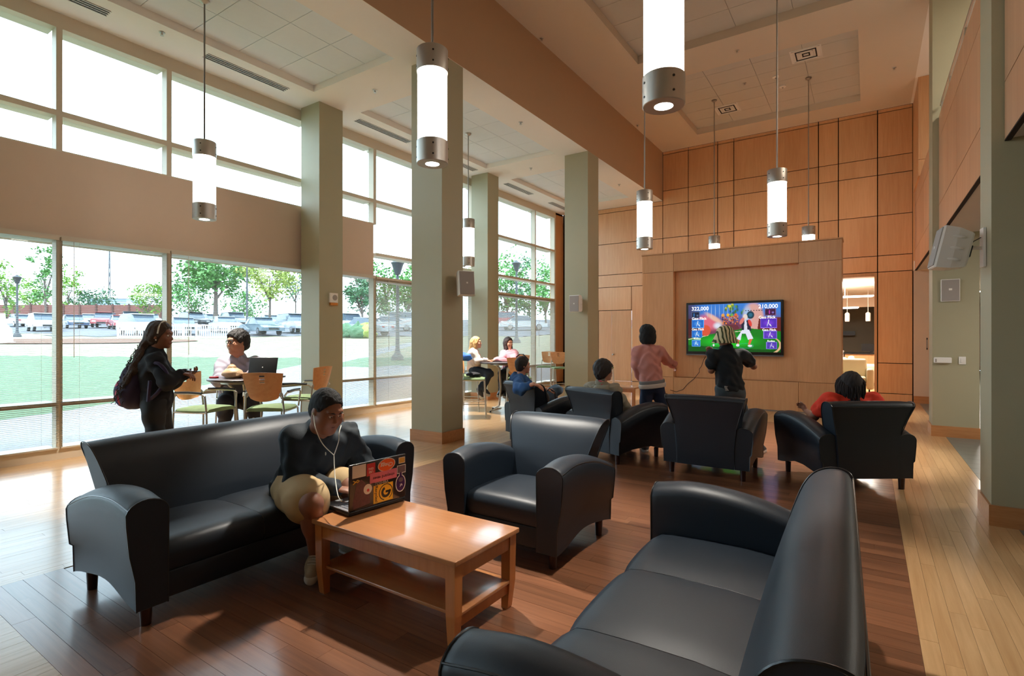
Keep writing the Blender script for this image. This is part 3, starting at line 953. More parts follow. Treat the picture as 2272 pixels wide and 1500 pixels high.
for (x, lb) in ((-.62, 'tiny white cylinder pendant in the next room, further in'), (.0, 'tiny white cylinder pendant in the next room beside the casing')):
    t = thing('small_pendant', lb, 'pendant lamp', (x, 22.5, 2.15))
    MB().lathe([(.001, 0), (.07, 0), (.075, .05), (.075, .28), (.03, .32), (.001, .32)], 16).build('shade', whitem, t, 40)
    MB().cyl((0, 0, .32), (0, 0, 1.10), .01, 6).build('rod', whitem, t)
t = thing('wall_shelf', 'dark wall shelf at the back of the next room', 'shelf', (-.9, 26.9, 1.75))
MB().box(-.55, .45, -.25, .1, -.08, .0).build('board', blackm, t); MB().box(-.55, .45, -.25, -.22, 0, .1).build('lip', blackm, t)
t = thing('reception_counter', 'maple counter with dark top in the next room', 'counter', (.2, 23.2, 0))
MB().box(-.9, .8, -.4, .4, 0, .98).build('front', maple, t); MB().box(-.95, .85, -.45, .45, .98, 1.03).build('top', blackm, t)
MB().box(-2.5, -.9, .3, .5, 0, .8).build('low_front', maple, t)
t = thing('printer', 'small beige desk printer on the low counter of the next room', 'printer', (-1.0, 23.6, .8))
MB().rbox(-.25, .25, -.2, .2, 0, .3, .04).build('body', whitem, t); MB().box(-.2, .2, -.25, -.2, .1, .13).build('tray', greym, t)
t = thing('monitor', 'dark monitor on the counter of the next room', 'monitor', (.1, 23.2, 1.03))
MB().box(-.3, .3, -.03, .03, .05, .32).build('screen', blackm, t); MB().box(-.05, .05, -.03, .03, 0, .06).build('foot', blackm, t)
crm = mat('cream_vinyl', (226, 214, 184), .45)
def cream(x, y, rz, lb):
    t = thing('cream_armchair', lb, 'armchair', (x, y, 0), rz, 'cream armchairs in the next room')
    MB().rbox(-.3, .3, -.35, .3, .2, .45, .06).build('seat', crm, t, 40)
    MB().rbox(-.32, .32, .22, .42, .2, .95, .07).build('backrest', crm, t, 40)
    for s_ in (-1, 1):
        MB().rbox(s_ * .4 - .09, s_ * .4 + .09, -.38, .4, .1, .68, .06).build('arm', crm, t, 40)
        for yy_ in (-.3, .32):
            MB().cyl((s_ * .38, yy_, 0), (s_ * .38, yy_, .12), .02, 8).build('leg', blackm, t)
cream(-.35, 18.4, R(0), 'nearest cream armchair through the opening, back turned')
cream(-.75, 20.2, R(160), 'cream armchair facing us behind the nearest cream one')
cream(-.15, 21.4, R(90), 'furthest cream armchair seen sideways through the opening')
nl = bpy.data.lights.new('next_room_light', 'AREA'); nl.energy = 200; nl.size = 2.5; nl.color = (1, .94, .84)
no_ = bpy.data.objects.new('next_room_light', nl); COL.objects.link(no_); no_.location = (-1, 20, 3.2)
nl = bpy.data.lights.new('strip_uplight', 'AREA'); nl.energy = 60; nl.size = 1.4; nl.color = (1, .96, .9)
no_ = bpy.data.objects.new('strip_uplight', nl); COL.objects.link(no_); no_.location = (-.6, 19.5, 2.9); no_.rotation_euler = (R(180), 0, 0)
t = thing('passage_light', 'bright recessed ceiling light far down the passage', 'lamp', (2.6, 24, 3.17))
MB().box(-.7, .7, -.3, .3, -.02, .0).build('frame', whitem, t); MB().box(-.65, .65, -.25, .25, -.025, -.02).build('diffuser', lm, t)
nl = bpy.data.lights.new('passage_light', 'AREA'); nl.energy = 160; nl.size = 1.2; nl.color = (1, .94, .84)
no_ = bpy.data.objects.new('passage_light', nl); COL.objects.link(no_); no_.location = (2.8, 22, 3.1)
nl = bpy.data.lights.new('walkway_light', 'AREA'); nl.energy = 120; nl.size = 1.5; nl.color = (1, .9, .76)
no_ = bpy.data.objects.new('walkway_light', nl); COL.objects.link(no_); no_.location = (3.4, 9, 7.1)
nl = bpy.data.lights.new('passage_light_near', 'AREA'); nl.energy = 90; nl.size = 1.5; nl.color = (1, .93, .82)
no_ = bpy.data.objects.new('passage_light_near', nl); COL.objects.link(no_); no_.location = (3.8, 8.5, 3.1)

t = thing('wall_slot_plate', 'small dark upright plate on the beige wall end past the wood wall', 'plate', (1.16, YB, 1.42))
MB().box(-.012, .012, -.008, 0, -.14, .14).build('plate', blackm, t); MB().box(-.006, .006, -.012, -.008, -.10, .10).build('slot', metalm, t)
# ================================================================ FURNITURE
leather = mat('black_vinyl', (22, 32, 43), .46, spec=.5, var=.08, bump=.05, bscale=260, nscale=5)
pipem = mat('vinyl_piping', (20, 22, 26), .3, spec=.6)
legm = wood('dark_leg_wood', (40, 16, 12), (62, 26, 18), .3, 'Z', 30, .1, .05)
def cat_(pts, n=6):
    """smooth curve through points"""
    P = [Vector(p) for p in pts]; out = []
    for i in range(len(P) - 1):
        p0, p1, p2, p3 = P[max(i - 1, 0)], P[i], P[i + 1], P[min(i + 2, len(P) - 1)]
        for k in range(n):
            t = k / n
            out.append(.5 * ((2 * p1) + (-p0 + p2) * t + (2 * p0 - 5 * p1 + 4 * p2 - p3) * t * t + (-p0 + 3 * p1 - 3 * p2 + p3) * t ** 3))
    out.append(P[-1]); return out
def lerp_tab(tab, x):
    n = len(tab)
    for i in range(n - 1):
        if x <= tab[i + 1][0] + 1e-9:
            (x0, y0), (x1, y1) = tab[i], tab[i + 1]
            m0 = (y1 - tab[i - 1][1]) / (x1 - tab[i - 1][0]) if i else (y1 - y0) / (x1 - x0)
            m1 = (tab[i + 2][1] - y0) / (tab[i + 2][0] - x0) if i + 2 < n else (y1 - y0) / (x1 - x0)
            h = x1 - x0; t = (x - x0) / h
            return (2 * t ** 3 - 3 * t * t + 1) * y0 + (t ** 3 - 2 * t * t + t) * h * m0 + (3 * t * t - 2 * t ** 3) * y1 + (t ** 3 - t * t) * h * m1
    return tab[-1][1]
def lerp_tab_old(tab, x):
    for i in range(len(tab) - 1):
        if x <= tab[i + 1][0]:
            a, b = tab[i], tab[i + 1]
            t = (x - a[0]) / (b[0] - a[0]); t = t * t * (3 - 2 * t) * .5 + t * .5
            return a[1] + (b[1] - a[1]) * t
    return tab[-1][1]
ARM_TOP = [(-.45, .695), (-.25, .725), (0, .705), (.2, .655), (.43, .575)]
ARM_BOT = [(-.45, .115), (-.35, .125), (-.05, .19), (.3, .15), (.43, .12)]
def arm_section(y, inner, s):
    h, b = lerp_tab(ARM_TOP, y), lerp_tab(ARM_BOT, y)
    k = (h - .575) / .12
    io, ob, ot = inner, inner + .15, inner + .185 + .01 * k
    pts = [(io, b), (io, .3), (io - .002, h - .12)]
    cx, rx = (io + ot) / 2, (ot - io) / 2 + .004
    for a in range(170, 9, -16):
        pts.append((cx + rx * math.cos(R(a)), h - .075 + .075 * math.sin(R(a))))
    pts += [(ot, h - .13), (ot - .014, h - .28), (ob + .004, b + .16), (ob, b)]
    return [(s * p[0], y, p[1]) for p in pts]
def sofa(name, label, cat, half_in, seams, loc, rz, group=None):
    t = thing(name, label, cat, loc, rz, group)
    for s in (-1, 1):
        ys = [-.45, -.445, -.41, -.37, -.32, -.27, -.22, -.16, -.10, -.04, .02, .08, .14, .2, .26, .32, .38, .425, .43]
        secs = []
        for k, y in enumerate(ys):
            sec = arm_section(y, half_in, s)
            if k in (0, len(ys) - 1):  # slight roll-in at the ends
                c = Vector((s * (half_in + .085), y, .42))
                sec = [tuple(c + (Vector(p) - c) * .988) for p in sec]
            secs.append(sec if s > 0 else sec[::-1])
        a = MB().loft(secs).build('arm', leather, t, 50)
        p = MB()
        for y in (-.447, .428):
            sec = arm_section(y, half_in, s)
            p.tube(sec[0:] , .0045, 6)
        # outer and inner top seam
        for i_ in (12, ):
            p.tube([arm_section(y, half_in, s)[i_] for y in ys[1:-1]], .004, 6)
        p.build('arm_piping', pipem, a, 50)
    # back: profile swept along x, flared upward
    prof = [(.43, .12), (.44, .34), (.445, .57), (.47, .72), (.505, .845), (.507, .868), (.49, .892), (.455, .905), (.40, .90), (.345, .868), (.30, .80), (.265, .70), (.235, .60), (.21, .50), (.19, .42), (.18, .30), (.18, .12)]
    prof = prof[:2] + [(v.y, v.z) for v in cat_([(0, y, z) for (y, z) in prof[2:14]], 3)] + prof[14:]
    NP = len(prof)
    fl = .125 if half_in < .5 else .10
    def wz(z):
        u = max(0, (z - .46) / .44)
        return half_in - .004 + fl * (u ** 1.15)
    N = 16
    secs = []
    for k in range(N + 1):
        q = -1 + 2 * k / N
        e = abs(q) ** 8
        sec = []
        for (y, z) in prof:
            cy, cz = .36, .80
            f = 1 - .05 * e if z > .6 else 1
            yy_, zz_ = (cy + (y - cy) * f if z > .6 else y), (cz + (z - cz) * f if z > .6 else z)
            if y < .4 and .45 < z < .85: yy_ -= .012 * (1 - q * q)
            sec.append((q * wz(z), yy_, zz_ + (.008 * (1 - q ** 4) if z > .85 else 0)))
        secs.append(sec[::-1])
    bk = MB().loft(secs).build('backrest', leather, t, 45)
    p = MB()
    for q in (-1, 1):
        p.tube([(q * (wz(z) + .001), y, z) for (y, z) in prof[2:NP - 4]], .0045, 6)
    p.tube([(x * wz(.86), .51, .862) for x in (-1, -.5, 0, .5, 1)], .0045, 6)
    p.build('back_piping', pipem, bk, 50)
    # seat cushions
    xs_ = [-half_in + .004] + list(seams) + [half_in - .004]
    for i in range(len(xs_) - 1):
        x0, x1 = xs_[i] + .002, xs_[i + 1] - .002
        nx, secs = 10, []
        pr = [(-.405, .265), (-.42, .30), (-.425, .36), (-.415, .405), (-.385, .428), (-.33, .437), (-.15, .442), (.05, .44), (.2, .425), (.2, .27)]
        for k in range(nx + 1):
            q = -1 + 2 * k / nx
            e = abs(q) ** 8
            puff = .007 * (1 - q * q)
            sec = []
            for (y, z) in pr:
                if z > .27:
                    sec.append(((x0 + x1) / 2 + q * (x1 - x0) / 2, y - puff * (y < -.4) + .004 * e * (y < -.3), z + puff * (z > .4) - .007 * e * (z > .34)))
                else:
                    sec.append(((x0 + x1) / 2 + q * (x1 - x0) / 2, y, z))
            secs.append(sec[::-1])
        cu_ = MB().loft(secs).build('seat_cushion', leather, t, 50)
        for xq, q in ((x0, -1), (x1, 1)):
            MB().tube([(xq, y + .008, z - .012 * (z > .34)) for (y, z) in pr[1:9]], .004, 6).build('cushion_piping', pipem, cu_, 50)
    MB().rbox(-half_in, half_in, -.412, .3, .12, .264, .008).build('front_rail', leather, t, 40)
    for sx in (-1, 1):
        for sy in (-1, 1):
            MB().lathe([(.001, 0), (.026, 0), (.031, .115), (.001, .13)], 16, c=(sx * (half_in + .075), sy * .364 + (.01 if sy > 0 else -.0), 0)).build('leg', legm, t, 40)
    return t
def armchair(label, x, y, rz, proto=None):
    if proto: return dup(proto, (x, y, 0), R(rz), label, 'black vinyl armchairs')
    return sofa('armchair', label, 'armchair', .312, [], (x, y, 0), R(rz), 'black vinyl armchairs')
ac = armchair('empty black armchair facing us beside the coffee table', -2.155, 3.50, 0)
sofa('sofa', 'long black sofa with the man typing on his laptop', 'sofa', .845, [-.27, .28], (-3.62, 2.215, 0), R(90), 'black vinyl sofas')
sofa('sofa', 'long empty black sofa seen from its back corner, cut by the picture edge', 'sofa', .845, [-.30, .31], (-.565, 2.215, 0), R(-88), 'black vinyl sofas').scale = (1.03, 1.05, .975)
A3 = armchair('empty black armchair with its back to us below the television', -1.515, 6.57, 180, ac)
# rotated chairs: origin from the rear right leg (local (-.387,.374) after turning)
def chair_at(label, legx, legy, facing_deg, which):
    """facing_deg: heading of the seat front measured from +Y; which: rear leg seen, 'R' or 'L' as seen by the sitter"""
    rz = 180 + facing_deg
    lx = -.387 if which == 'R' else .387
    v = Matrix.Rotation(R(rz), 2) @ Vector((lx, .374))
    return armchair(label, legx - v.x, legy - v.y, rz, ac), (legx - v.x, legy - v.y, rz)
C4, P4 = chair_at('black armchair holding the person in the orange shirt', .285, 6.777, 35, 'R')
C2, P2 = chair_at('black armchair holding the woman in the grey hoodie', -2.564, 6.167, -20, 'R')
C0, P0 = chair_at('black armchair holding the man in the blue hoodie', -4.541, 6.777, -24, 'L')

# ---- coffee table
oak = wood('coffee_table_wood', (176, 104, 48), (204, 132, 70), .28, 'Z', 24, .06, .05, coat=.2)
oakx = wood('coffee_table_top', (176, 116, 70), (198, 138, 92), .28, 'X', 40, .03, .03, coat=.9)
ct = thing('coffee_table', 'low honey coloured coffee table with shelf holding the stickered laptop', 'table', (-2.245, 2.30, 0), 0)
hx_, hy_ = .565, .29
tp = MB().rbox(-hx_, hx_, -hy_, hy_, .425, .452, .004).build('table_top', oakx, ct, 40)
for (sx, sy) in ((-1, -1), (1, -1), (1, 1), (-1, 1)):
    lx, ly = sx * (hx_ - .045), sy * (hy_ - .045)
    secs = []
    for (z, w0) in ((0, .02), (.01, .022), (.16, .029), (.425, .031)):
        secs.append([(lx + a * w0 - sx * 0 + sx * (w0 - .031) * -1 * -1, ly + b * w0 + sy * (w0 - .031) * 1, z) for (a, b) in ((-1, -1), (1, -1), (1, 1), (-1, 1))])
    MB().loft(secs).build('leg', oak, ct)
for sy in (-1, 1):
    MB().box(-hx_ + .07, hx_ - .07, sy * (hy_ - .03) - .009, sy * (hy_ - .03) + .009, .345, .425).build('apron', oak, ct)
for sx in (-1, 1):
    MB().box(sx * (hx_ - .03) - .009, sx * (hx_ - .03) + .009, -hy_ + .07, hy_ - .07, .345, .425).build('apron', oak, ct)
    MB().box(sx * (hx_ - .045) - .01, sx * (hx_ - .045) + .01, -hy_ + .07, hy_ - .07, .09, .15).build('stretcher', oak, ct)
MB().rbox(-hx_ + .02, hx_ - .02, -hy_ + .05, hy_ - .05, .15, .168, .003).build('shelf', oakx, ct, 40)
# ---- little table below the television
st_ = thing('side_table', 'small wooden table behind the woman in the pink sweater', 'table', (-4.75, 11.6, 0), 0)
MB().box(-.45, .45, -.28, .28, .42, .45).build('table_top', oakx, st_)
for (sx, sy) in ((-1, -1), (1, -1), (1, 1), (-1, 1)):
    MB().box(sx * .41 - .03, sx * .41 + .03, sy * .24 - .03, sy * .24 + .03, 0, .42).build('leg', oak, st_)
MB().box(-.38, .38, -.26, -.22, .34, .42).build('apron', oak, st_)

# ---- bar stools with bent ply backs
ply = wood('bent_ply', (206, 140, 88), (226, 168, 116), .35, 'X', 22, .06, .04)
green = mat('green_fabric', (128, 150, 108), .85, var=.28, nscale=14, bump=.2, bscale=300)
tubef = mat('stool_tube', (186, 178, 164), .35, metal=.85)
def stool_proto():
    t = thing('bar_stool', 'x', 'bar stool')
    cu_ = []
    n = 9
    for k in range(n):   # upholstered seat, wavy front
        q = -1 + 2 * k / (n - 1)
        w_ = .225 * (1 - .1 * abs(q) ** 4)
        secy = q * .21
        cu_.append([(-w_, secy, .725), (-w_ * 1.02, secy, .745), (-w_ * .9, secy, .768 - .008 * abs(q) ** 3), (0, secy, .782 - .012 * abs(q) ** 3), (w_ * .9, secy, .768 - .008 * abs(q) ** 3), (w_ * 1.02, secy, .745), (w_, secy, .725)])
    MB().loft(cu_[::-1]).build('seat', green, t, 50)
    # backrest: curved shield with three slots cut as recessed strips; sitter faces -y, back at +y
    N = 14
    def bp(u, v):      # u -1..1, v 0..1 bottom..top
        wv = .125 + .10 * (v ** .45) + .0 * v
        x = u * wv
        z = .86 + .31 * v - .012 * u * u * v - .02 * (1 - v) * (1 - u * u)
        y = .215 + .03 * v - .045 * (1 - u * u) * -1 * .7 + .02 * v
        return Vector((x, y, z))
    mb = MB()
    rows = 19
    grid = []
    for sgn in (0, 1):
        g = []
        for j in range(rows + 1):
            v = j / rows
            g.append([bp(-1 + 2 * i / N, v) + Vector((0, .011 * sgn, 0)) for i in range(N + 1)])
        grid.append(g)
    hole = {(i, j) for j in (5, 6, 7) for i in (6, 7)}
    base = {}
    for sgn in (0, 1):
        for j in range(rows + 1):
            for i in range(N + 1):
                base[(sgn, j, i)] = len(mb.v); mb.v.append(grid[sgn][j][i])
    solid = [(i, j) for j in range(rows) for i in range(N) if not (i in (6, 7) and j in (12, 14, 16))]
    ss = set(solid)
    for (i, j) in solid:
        a, b, c, d = (j, i), (j, i + 1), (j + 1, i + 1), (j + 1, i)
        mb._f([base[(0, *q)] for q in (a, b, c, d)])
        mb._f([base[(1, *q)] for q in (d, c, b, a)])
        for (di, dj, e0, e1) in ((0, -1, a, b), (1, 0, b, c), (0, 1, c, d), (-1, 0, d, a)):
            if (i + di, j + dj) not in ss:
                mb._f([base[(0, *e1)], base[(0, *e0)], base[(1, *e0)], base[(1, *e1)]])
    mb.build('backrest', ply, t, 50)
    r = .0105
    for s in (-1, 1):
        MB().tube([(s * .235, .265, 0), (s * .225, .235, .40), (s * .215, .225, .74), (s * .20, .235, .93)], r, 8).build('rear_leg', tubef, t, 40)
        MB().tube([(s * .23, -.235, 0), (s * .222, -.215, .40), (s * .215, -.20, .725)], r, 8).build('front_leg', tubef, t, 40)
        MB().tube([(s * .215, -.20, .725), (s * .215, .225, .725)], r, 8).build('side_rail', tubef, t, 40)
        MB().tube([(s * .228, -.228, .26), (s * .228, .25, .26)], .008, 8).build('footrest_bar', tubef, t, 40)
        br = MB()
        br.ell((s * .19, .236, .915), (.022, .009, .03))
        br.build('back_bracket', blackm if 0 else steelp, t, 40)
    MB().tube([(-.226, -.22, .24), (.226, -.22, .24)], r, 8).build('footrest_bar', tubef, t, 40)
    MB().tube([(-.23, .25, .30), (.23, .25, .30)], .008, 8).build('footrest_bar', tubef, t, 40)
    return t
stp = stool_proto()
def arms_for(t):
    for s in (-1, 1):
        MB().tube([(s * .225, .235, .90), (s * .24, .2, .935), (s * .25, .0, .94), (s * .25, -.16, .935), (s * .245, -.205, .915), (s * .222, -.205, .74)], .0105, 8).build('armrest_tube', tubef, t, 40)
        MB().tube([(s * .243, .18, .947), (s * .25, 0, .952), (s * .25, -.17, .945)], .013, 8).build('arm_pad', blackm, t, 40)
stools = [
    (-6.31, 3.12, 112, 'bar stool with armrests under the standing woman’s hand', 1),
    (-5.76, 3.60, 216, 'bar stool seen from behind in front of the black laptop', 1),
    (-7.12, 3.95, 75, 'bar stool at the window the man in glasses sits on', 1),
    (-6.40, 4.48, 292, 'bar stool against the first green column, turned to the table', 1),
    (-6.52, 8.40, 125, 'tall bar stool with blue cloth, its back beside the speaker column', 0),
    (-5.90, 9.10, 205, 'tall bar stool with a patterned handbag behind the blue hoodie', 0),
    (-7.10, 9.05, 110, 'tall bar stool the blonde woman sits on', 0),
    (-6.60, 10.10, 20, 'tall bar stool the woman in pink sits on', 0),
    (-7.60, 13.10, 12, 'empty bar stool by the last window', 0),
    (-6.95, 12.75, 40, 'empty bar stool half hidden by the flat-speaker column', 0),
    (-6.0, 13.6, 110, 'empty bar stool showing over the grey hoodie woman', 0),
]
for i, (x, y, a, lb, arm) in enumerate(stools):
    o = dup(stp, (x, y, 0), R(a), lb, 'bar stools') if i else stp
    if not i:
        pass
    o.location = (x, y, 0); o.rotation_euler = (0, 0, R(a)); o['label'] = lb.replace('’', "'"); o['group'] = 'bar stools'
    if arm and i: arms_for(o)
arms_for(stp)
# ---- bar tables
topd = mat('table_top_dark', (74, 64, 66), .35)
def bar_table(x, y, r, label, rz=0):
    t = thing('bar_table', label, 'table', (x, y, 0), rz, 'round bar tables')
    MB().lathe([(.001, 1.018), (r - .02, 1.018), (r, 1.028), (r, 1.045), (r - .006, 1.05), (.001, 1.05)], 40).build('table_top', topd, t, 40)
    for a in (45, 135, 225, 315):
        c, s = math.cos(R(a)), math.sin(R(a))
        MB().tube([(c * .30, s * .30, .035), (c * .13, s * .13, .12), (c * .09, s * .09, .5), (c * .12, s * .12, .9), (c * .24, s * .24, 1.015)], .016, 8).build('leg', tubef, t, 40)
        MB().tube([(c * .08, s * .08, .06), (c * .36, s * .36, .045)], .014, 8).build('foot', tubef, t, 40)
        MB().ell((c * .36, s * .36, .02), (.02, .02, .02)).build('glide', blackm, t, 40)
    MB().lathe([(.001, .985), (.28, .985), (.28, 1.018), (.001, 1.018)], 20).build('collar', tubef, t, 40)
    return t
bar_table(-6.56, 3.73, .43, 'round bar table with the black laptop and bread bag', R(10))
bar_table(-6.45, 9.32, .52, 'round bar table between the two seated women', R(30))
bar_table(-6.95, 13.7, .5, 'empty round bar table by the far windows', R(30))
# ---- things on the tables
lp = thing('laptop', 'black laptop open on the bar table, lid towards us', 'laptop', (-6.30, 3.86, 1.05), R(30))
MB().rbox(-.18, .18, -.13, .13, .0, .022, .006).build('base', blackm, lp, 40)
Ml = Matrix.Translation((0, -.125, .022)) @ Matrix.Rotation(R(-14), 4, 'X')
MB().rbox(-.18, .18, -.006, .006, 0, .245, .005, M=Ml).build('lid', blackm, lp, 40)
MB().ell((0, -.008, .12), (.008, .002, .008), M=Ml).build('lid_mark', whitem, lp)
bagm = mat('bread_bag', (196, 160, 124), .5, var=.45, nscale=9, bump=.4, bscale=60)
bg = thing('plastic_bag', 'crumpled see-through bag of bread on the bar table', 'bag', (-6.62, 3.60, 1.05))
def lump(mb, rx, ry, rz_, seed, amp=.18, nu=22, nv=12, c=(0, 0, 0)):
    g = random.Random(seed)
    ph = [(g.uniform(0, 6.28), g.uniform(1.5, 5), g.uniform(1.5, 5), g.uniform(.3, 1)) for _ in range(7)]
    secs = []
    for k in range(nv + 1):
        t_ = math.pi * k / nv
        sec = []
        for j in range(nu):
            a = 2 * math.pi * j / nu
            q = 1 + amp * sum(math.sin(p[1] * math.cos(a) * 2 + p[2] * math.cos(t_) * 2 + p[0] + p[1] * math.sin(a)) * p[3] for p in ph) / 4
            z = -math.cos(t_) * rz_ * q
            sec.append((c[0] + rx * max(math.sin(t_), .01) * math.cos(a) * q, c[1] + ry * max(math.sin(t_), .01) * math.sin(a) * q, c[2] + max(z, -rz_ * .8) + rz_ * .8))
        secs.append(sec)
    mb.loft(secs)
    return mb
lump(MB(), .15, .11, .075, 3).build('bag_body', bagm, bg, 60)
lump(MB(), .06, .05, .05, 5, c=(-.02, 0, .085)).build('bag_knot', bagm, bg, 60)
rd = thing('red_packet', 'small red snack packet on the left edge of the bar table', 'packet', (-6.80, 3.46, 1.05), R(20))
MB().rbox(-.05, .05, -.03, .03, 0, .022, .008).build('packet_body', mat('packet_red', (170, 40, 50), .4), rd, 40)
pk = thing('backpack', 'dark backpack with orange piping lying behind the sofa', 'backpack', (-5.75, 3.1, 0), R(30))
lump(MB(), .2, .14, .30, 9, .12).build('bag_body', mat('pack_dark', (36, 30, 34), .7), pk, 60)
MB().tube([(-.16, .02, .36), (-.08, .06, .47), (.06, .05, .485), (.16, .0, .40)], .014, 6).build('orange_trim', mat('pack_orange', (200, 74, 50), .6), pk, 40)
# blue cloth, handbags on the far stools
cl_ = thing('blue_jacket', 'bright blue jacket draped over the stool by the speaker column', 'jacket', (-6.72, 8.30, 1.10))
lump(MB(), .20, .12, .09, 12, .3).build('cloth', mat('blue_cloth', (50, 120, 220), .7, var=.2), cl_, 60)
dkj = thing('dark_coat', 'dark coat bundled on the seat of the stool by the speaker column', 'coat', (-6.56, 8.42, .785))
lump(MB(), .16, .13, .05, 14, .25).build('cloth', mat('dark_cloth', (28, 28, 34), .8), dkj, 60)
hb = thing('handbag', 'orange and cream patterned handbag hanging on the stool behind the blue hoodie', 'handbag', (-6.0, 9.02, .785))
lump(MB(), .12, .07, .13, 21, .1).build('bag_body', mat('handbag_print', (190, 120, 56), .7, var=.9, nscale=16), hb, 60)
MB().tube([(-.08, 0, .19), (-.05, 0, .31), (.0, .02, .37), (.06, .02, .30), (.08, 0, .19)], .011, 6).build('handle', mat('bag_brown', (96, 52, 36), .6), hb, 40)
tb = thing('tote_handles', 'black rounded bag handles looped over the stool behind the blue hoodie', 'bag', (-5.80, 8.98, 1.10))
for d_ in (0, .03):
    MB().tube([(-.12, d_, 0), (-.10, d_, .08), (-.03, d_, .13), (.05, d_, .13), (.12, d_, .07), (.14, d_, 0)], .008, 6).build('loop', blackm, tb, 40)
MB().rbox(-.14, .14, -.01, .05, -.22, .0, .02).build('bag_body', mat('tote_dark', (60, 40, 40), .7), tb, 40)
ky = thing('phone_and_keys', 'dark phone with cord on the round bar table', 'phone', (-6.48, 9.18, 1.05), R(30))
MB().rbox(-.07, .07, -.035, .035, 0, .012, .005).build('phone_body', blackm, ky, 40)
MB().tube([(-.07, 0, .006), (-.12, .03, .03), (-.17, .0, .05), (-.2, -.03, .006)], .003, 6).build('cord', blackm, ky)

# ---- stickered laptop on the coffee table
sl2 = thing('laptop', 'large open laptop with stickers on its dark lid', 'laptop', (-2.765, 2.385, .452), R(85))
sl2.scale = (1.16, 1.12, 1.10)
# local: user side +? user sits at -x world; laptop local -y = hinge side (towards camera right)
MB().rbox(-.19, .19, -.13, .125, .004, .026, .006).build('base', blackm, sl2, 40)
silver = mat('laptop_silver', (178, 180, 186), .3, metal=.5)
MB().rbox(-.187, .187, -.12, .122, .0255, .030, .003).build('palm_deck', silver, sl2, 40)
kb = MB()
for r_ in range(5):
    for c_ in range(14):
        kb.box(-.165 + c_ * .0237, -.165 + c_ * .0237 + .020, .0 - r_ * .0215 + .0, .0 - r_ * .0215 + .0185, .0295, .0325)
kb = kb.build('keyboard_keys', mat('key_grey', (120, 122, 128), .5), sl2); kb['kind'] = 'stuff'
MB().rbox(-.05, .04, .045, .10, .0295, .0308, .003).build('touchpad', greym, sl2, 40)
LM = Matrix.Translation((0, -.118, .028)) @ Matrix.Rotation(R(1), 4, 'X')
lidm = mat('laptop_lid', (52, 40, 36), .22, coat=.4, var=.1)
lid = MB().rbox(-.19, .19, -.012, 0, 0, .262, .005, M=LM).build('lid', lidm, sl2, 40)
MB().box(-.17, .17, .0, .001, .02, .245, M=LM).build('screen_glow', emis('laptop_screen', (.5, .6, .8), .5), lid)
for s in (-1, 1):
    MB().cyl((s * .15, -.118, .026), (s * .11, -.118, .026), .010, 10).build('hinge', blackm, sl2, 40)
sticker_empty = empty('stickers'); 

# stickers: thin shapes on the outer face of the lid. lid face coords: a = 0..1 across (viewer's left to right), b = 0..1 upward
bpy.data.objects.remove(sticker_empty)
def LP(a, b, d=.0128):
    return LM @ Vector((-.19 + .38 * a, -d, .262 * b))
def sticker(name, pts, m, d=.0131, label=None):
    mb = MB()
    P_ = [LP(a, b, .0122) for (a, b) in pts]; Q_ = [LP(a, b, d) for (a, b) in pts]
    n = len(pts)
    for p in P_ + Q_: mb.v.append(p)
    mb._f([n + k for k in range(n)]); mb._f(list(range(n))[::-1])
    for k in range(n): mb._f([k, (k + 1) % n, n + (k + 1) % n, n + k])
    o = mb.build(name, m, lid)
    if label: o['label'] = label
    return o
def sm_(n, c, r=.4, v=0): return mat(n, c, r, var=v, nscale=60)
def ov(cx, cy, rx, ry, n=28, rot=0):
    out = []
    for k in range(n):
        t_ = 2 * math.pi * k / n
        x, y = rx * math.cos(t_), ry * math.sin(t_)
        out.append((cx + x * math.cos(rot) - y * math.sin(rot) * .69, cy + x * math.sin(rot) / .69 + y * math.cos(rot)))
    return out
def rect(a0, a1, b0, b1, sk=0): return [(a0, b0), (a1, b0), (a1 + sk, b1), (a0 + sk, b1)]
stk_w = sm_('sticker_white', (222, 214, 206)); stk_o = sm_('sticker_orange', (232, 98, 40)); stk_r = sm_('sticker_red', (196, 54, 60))
stk_p = sm_('sticker_pink', (214, 112, 130)); stk_y = sm_('sticker_yellow', (236, 176, 44)); stk_g = sm_('sticker_gold', (190, 146, 60))
stk_v = sm_('sticker_purple', (66, 30, 78)); stk_d = sm_('sticker_maroon', (96, 52, 56), .5, .5); stk_gr = sm_('sticker_grey', (104, 84, 88), .5, .3); stk_b = sm_('sticker_black', (24, 20, 18))
sticker('sticker', rect(.045, .27, .70, .97), stk_w, label='blank pale sticker')
sticker('sticker', rect(.285, .43, .68, .955), stk_r, label='red sticker with white lettering')
sticker('sticker', ov(.635, .845, .158, .145, rot=.06), stk_w, .0130)
sticker('sticker', ov(.635, .845, .148, .132, rot=.06), stk_o, .0134, label='orange oval sticker')
sticker('sticker', rect(.86, .98, .80, .94), stk_w, .0130); sticker('sticker', rect(.868, .972, .812, .928), stk_g, .0134, label='gold oblong sticker')
sticker('sticker', rect(.34, .825, .50, .72), stk_p, .0132, label='pink whale-size oblong sticker with lettering'.replace('whale-size ', ''))
sticker('sticker', rect(.83, .995, .57, .76), stk_w, .0130); sticker('sticker', rect(.838, .987, .585, .748), stk_gr, .0134)
sticker('sticker', [(.05, .14), (.12, .60), (.2, .64), (.26, .55), (.30, .42), (.345, .30), (.345, .08), (.2, .05), (.07, .04)], stk_d, .0130, label='maroon mottled sticker shaped like a state')
sticker('sticker', ov(.305, .40, .072, .112), stk_w, .0134, label='small round cream badge sticker')
sticker('sticker', ov(.31, .375, .022, .035), stk_r, .0137)
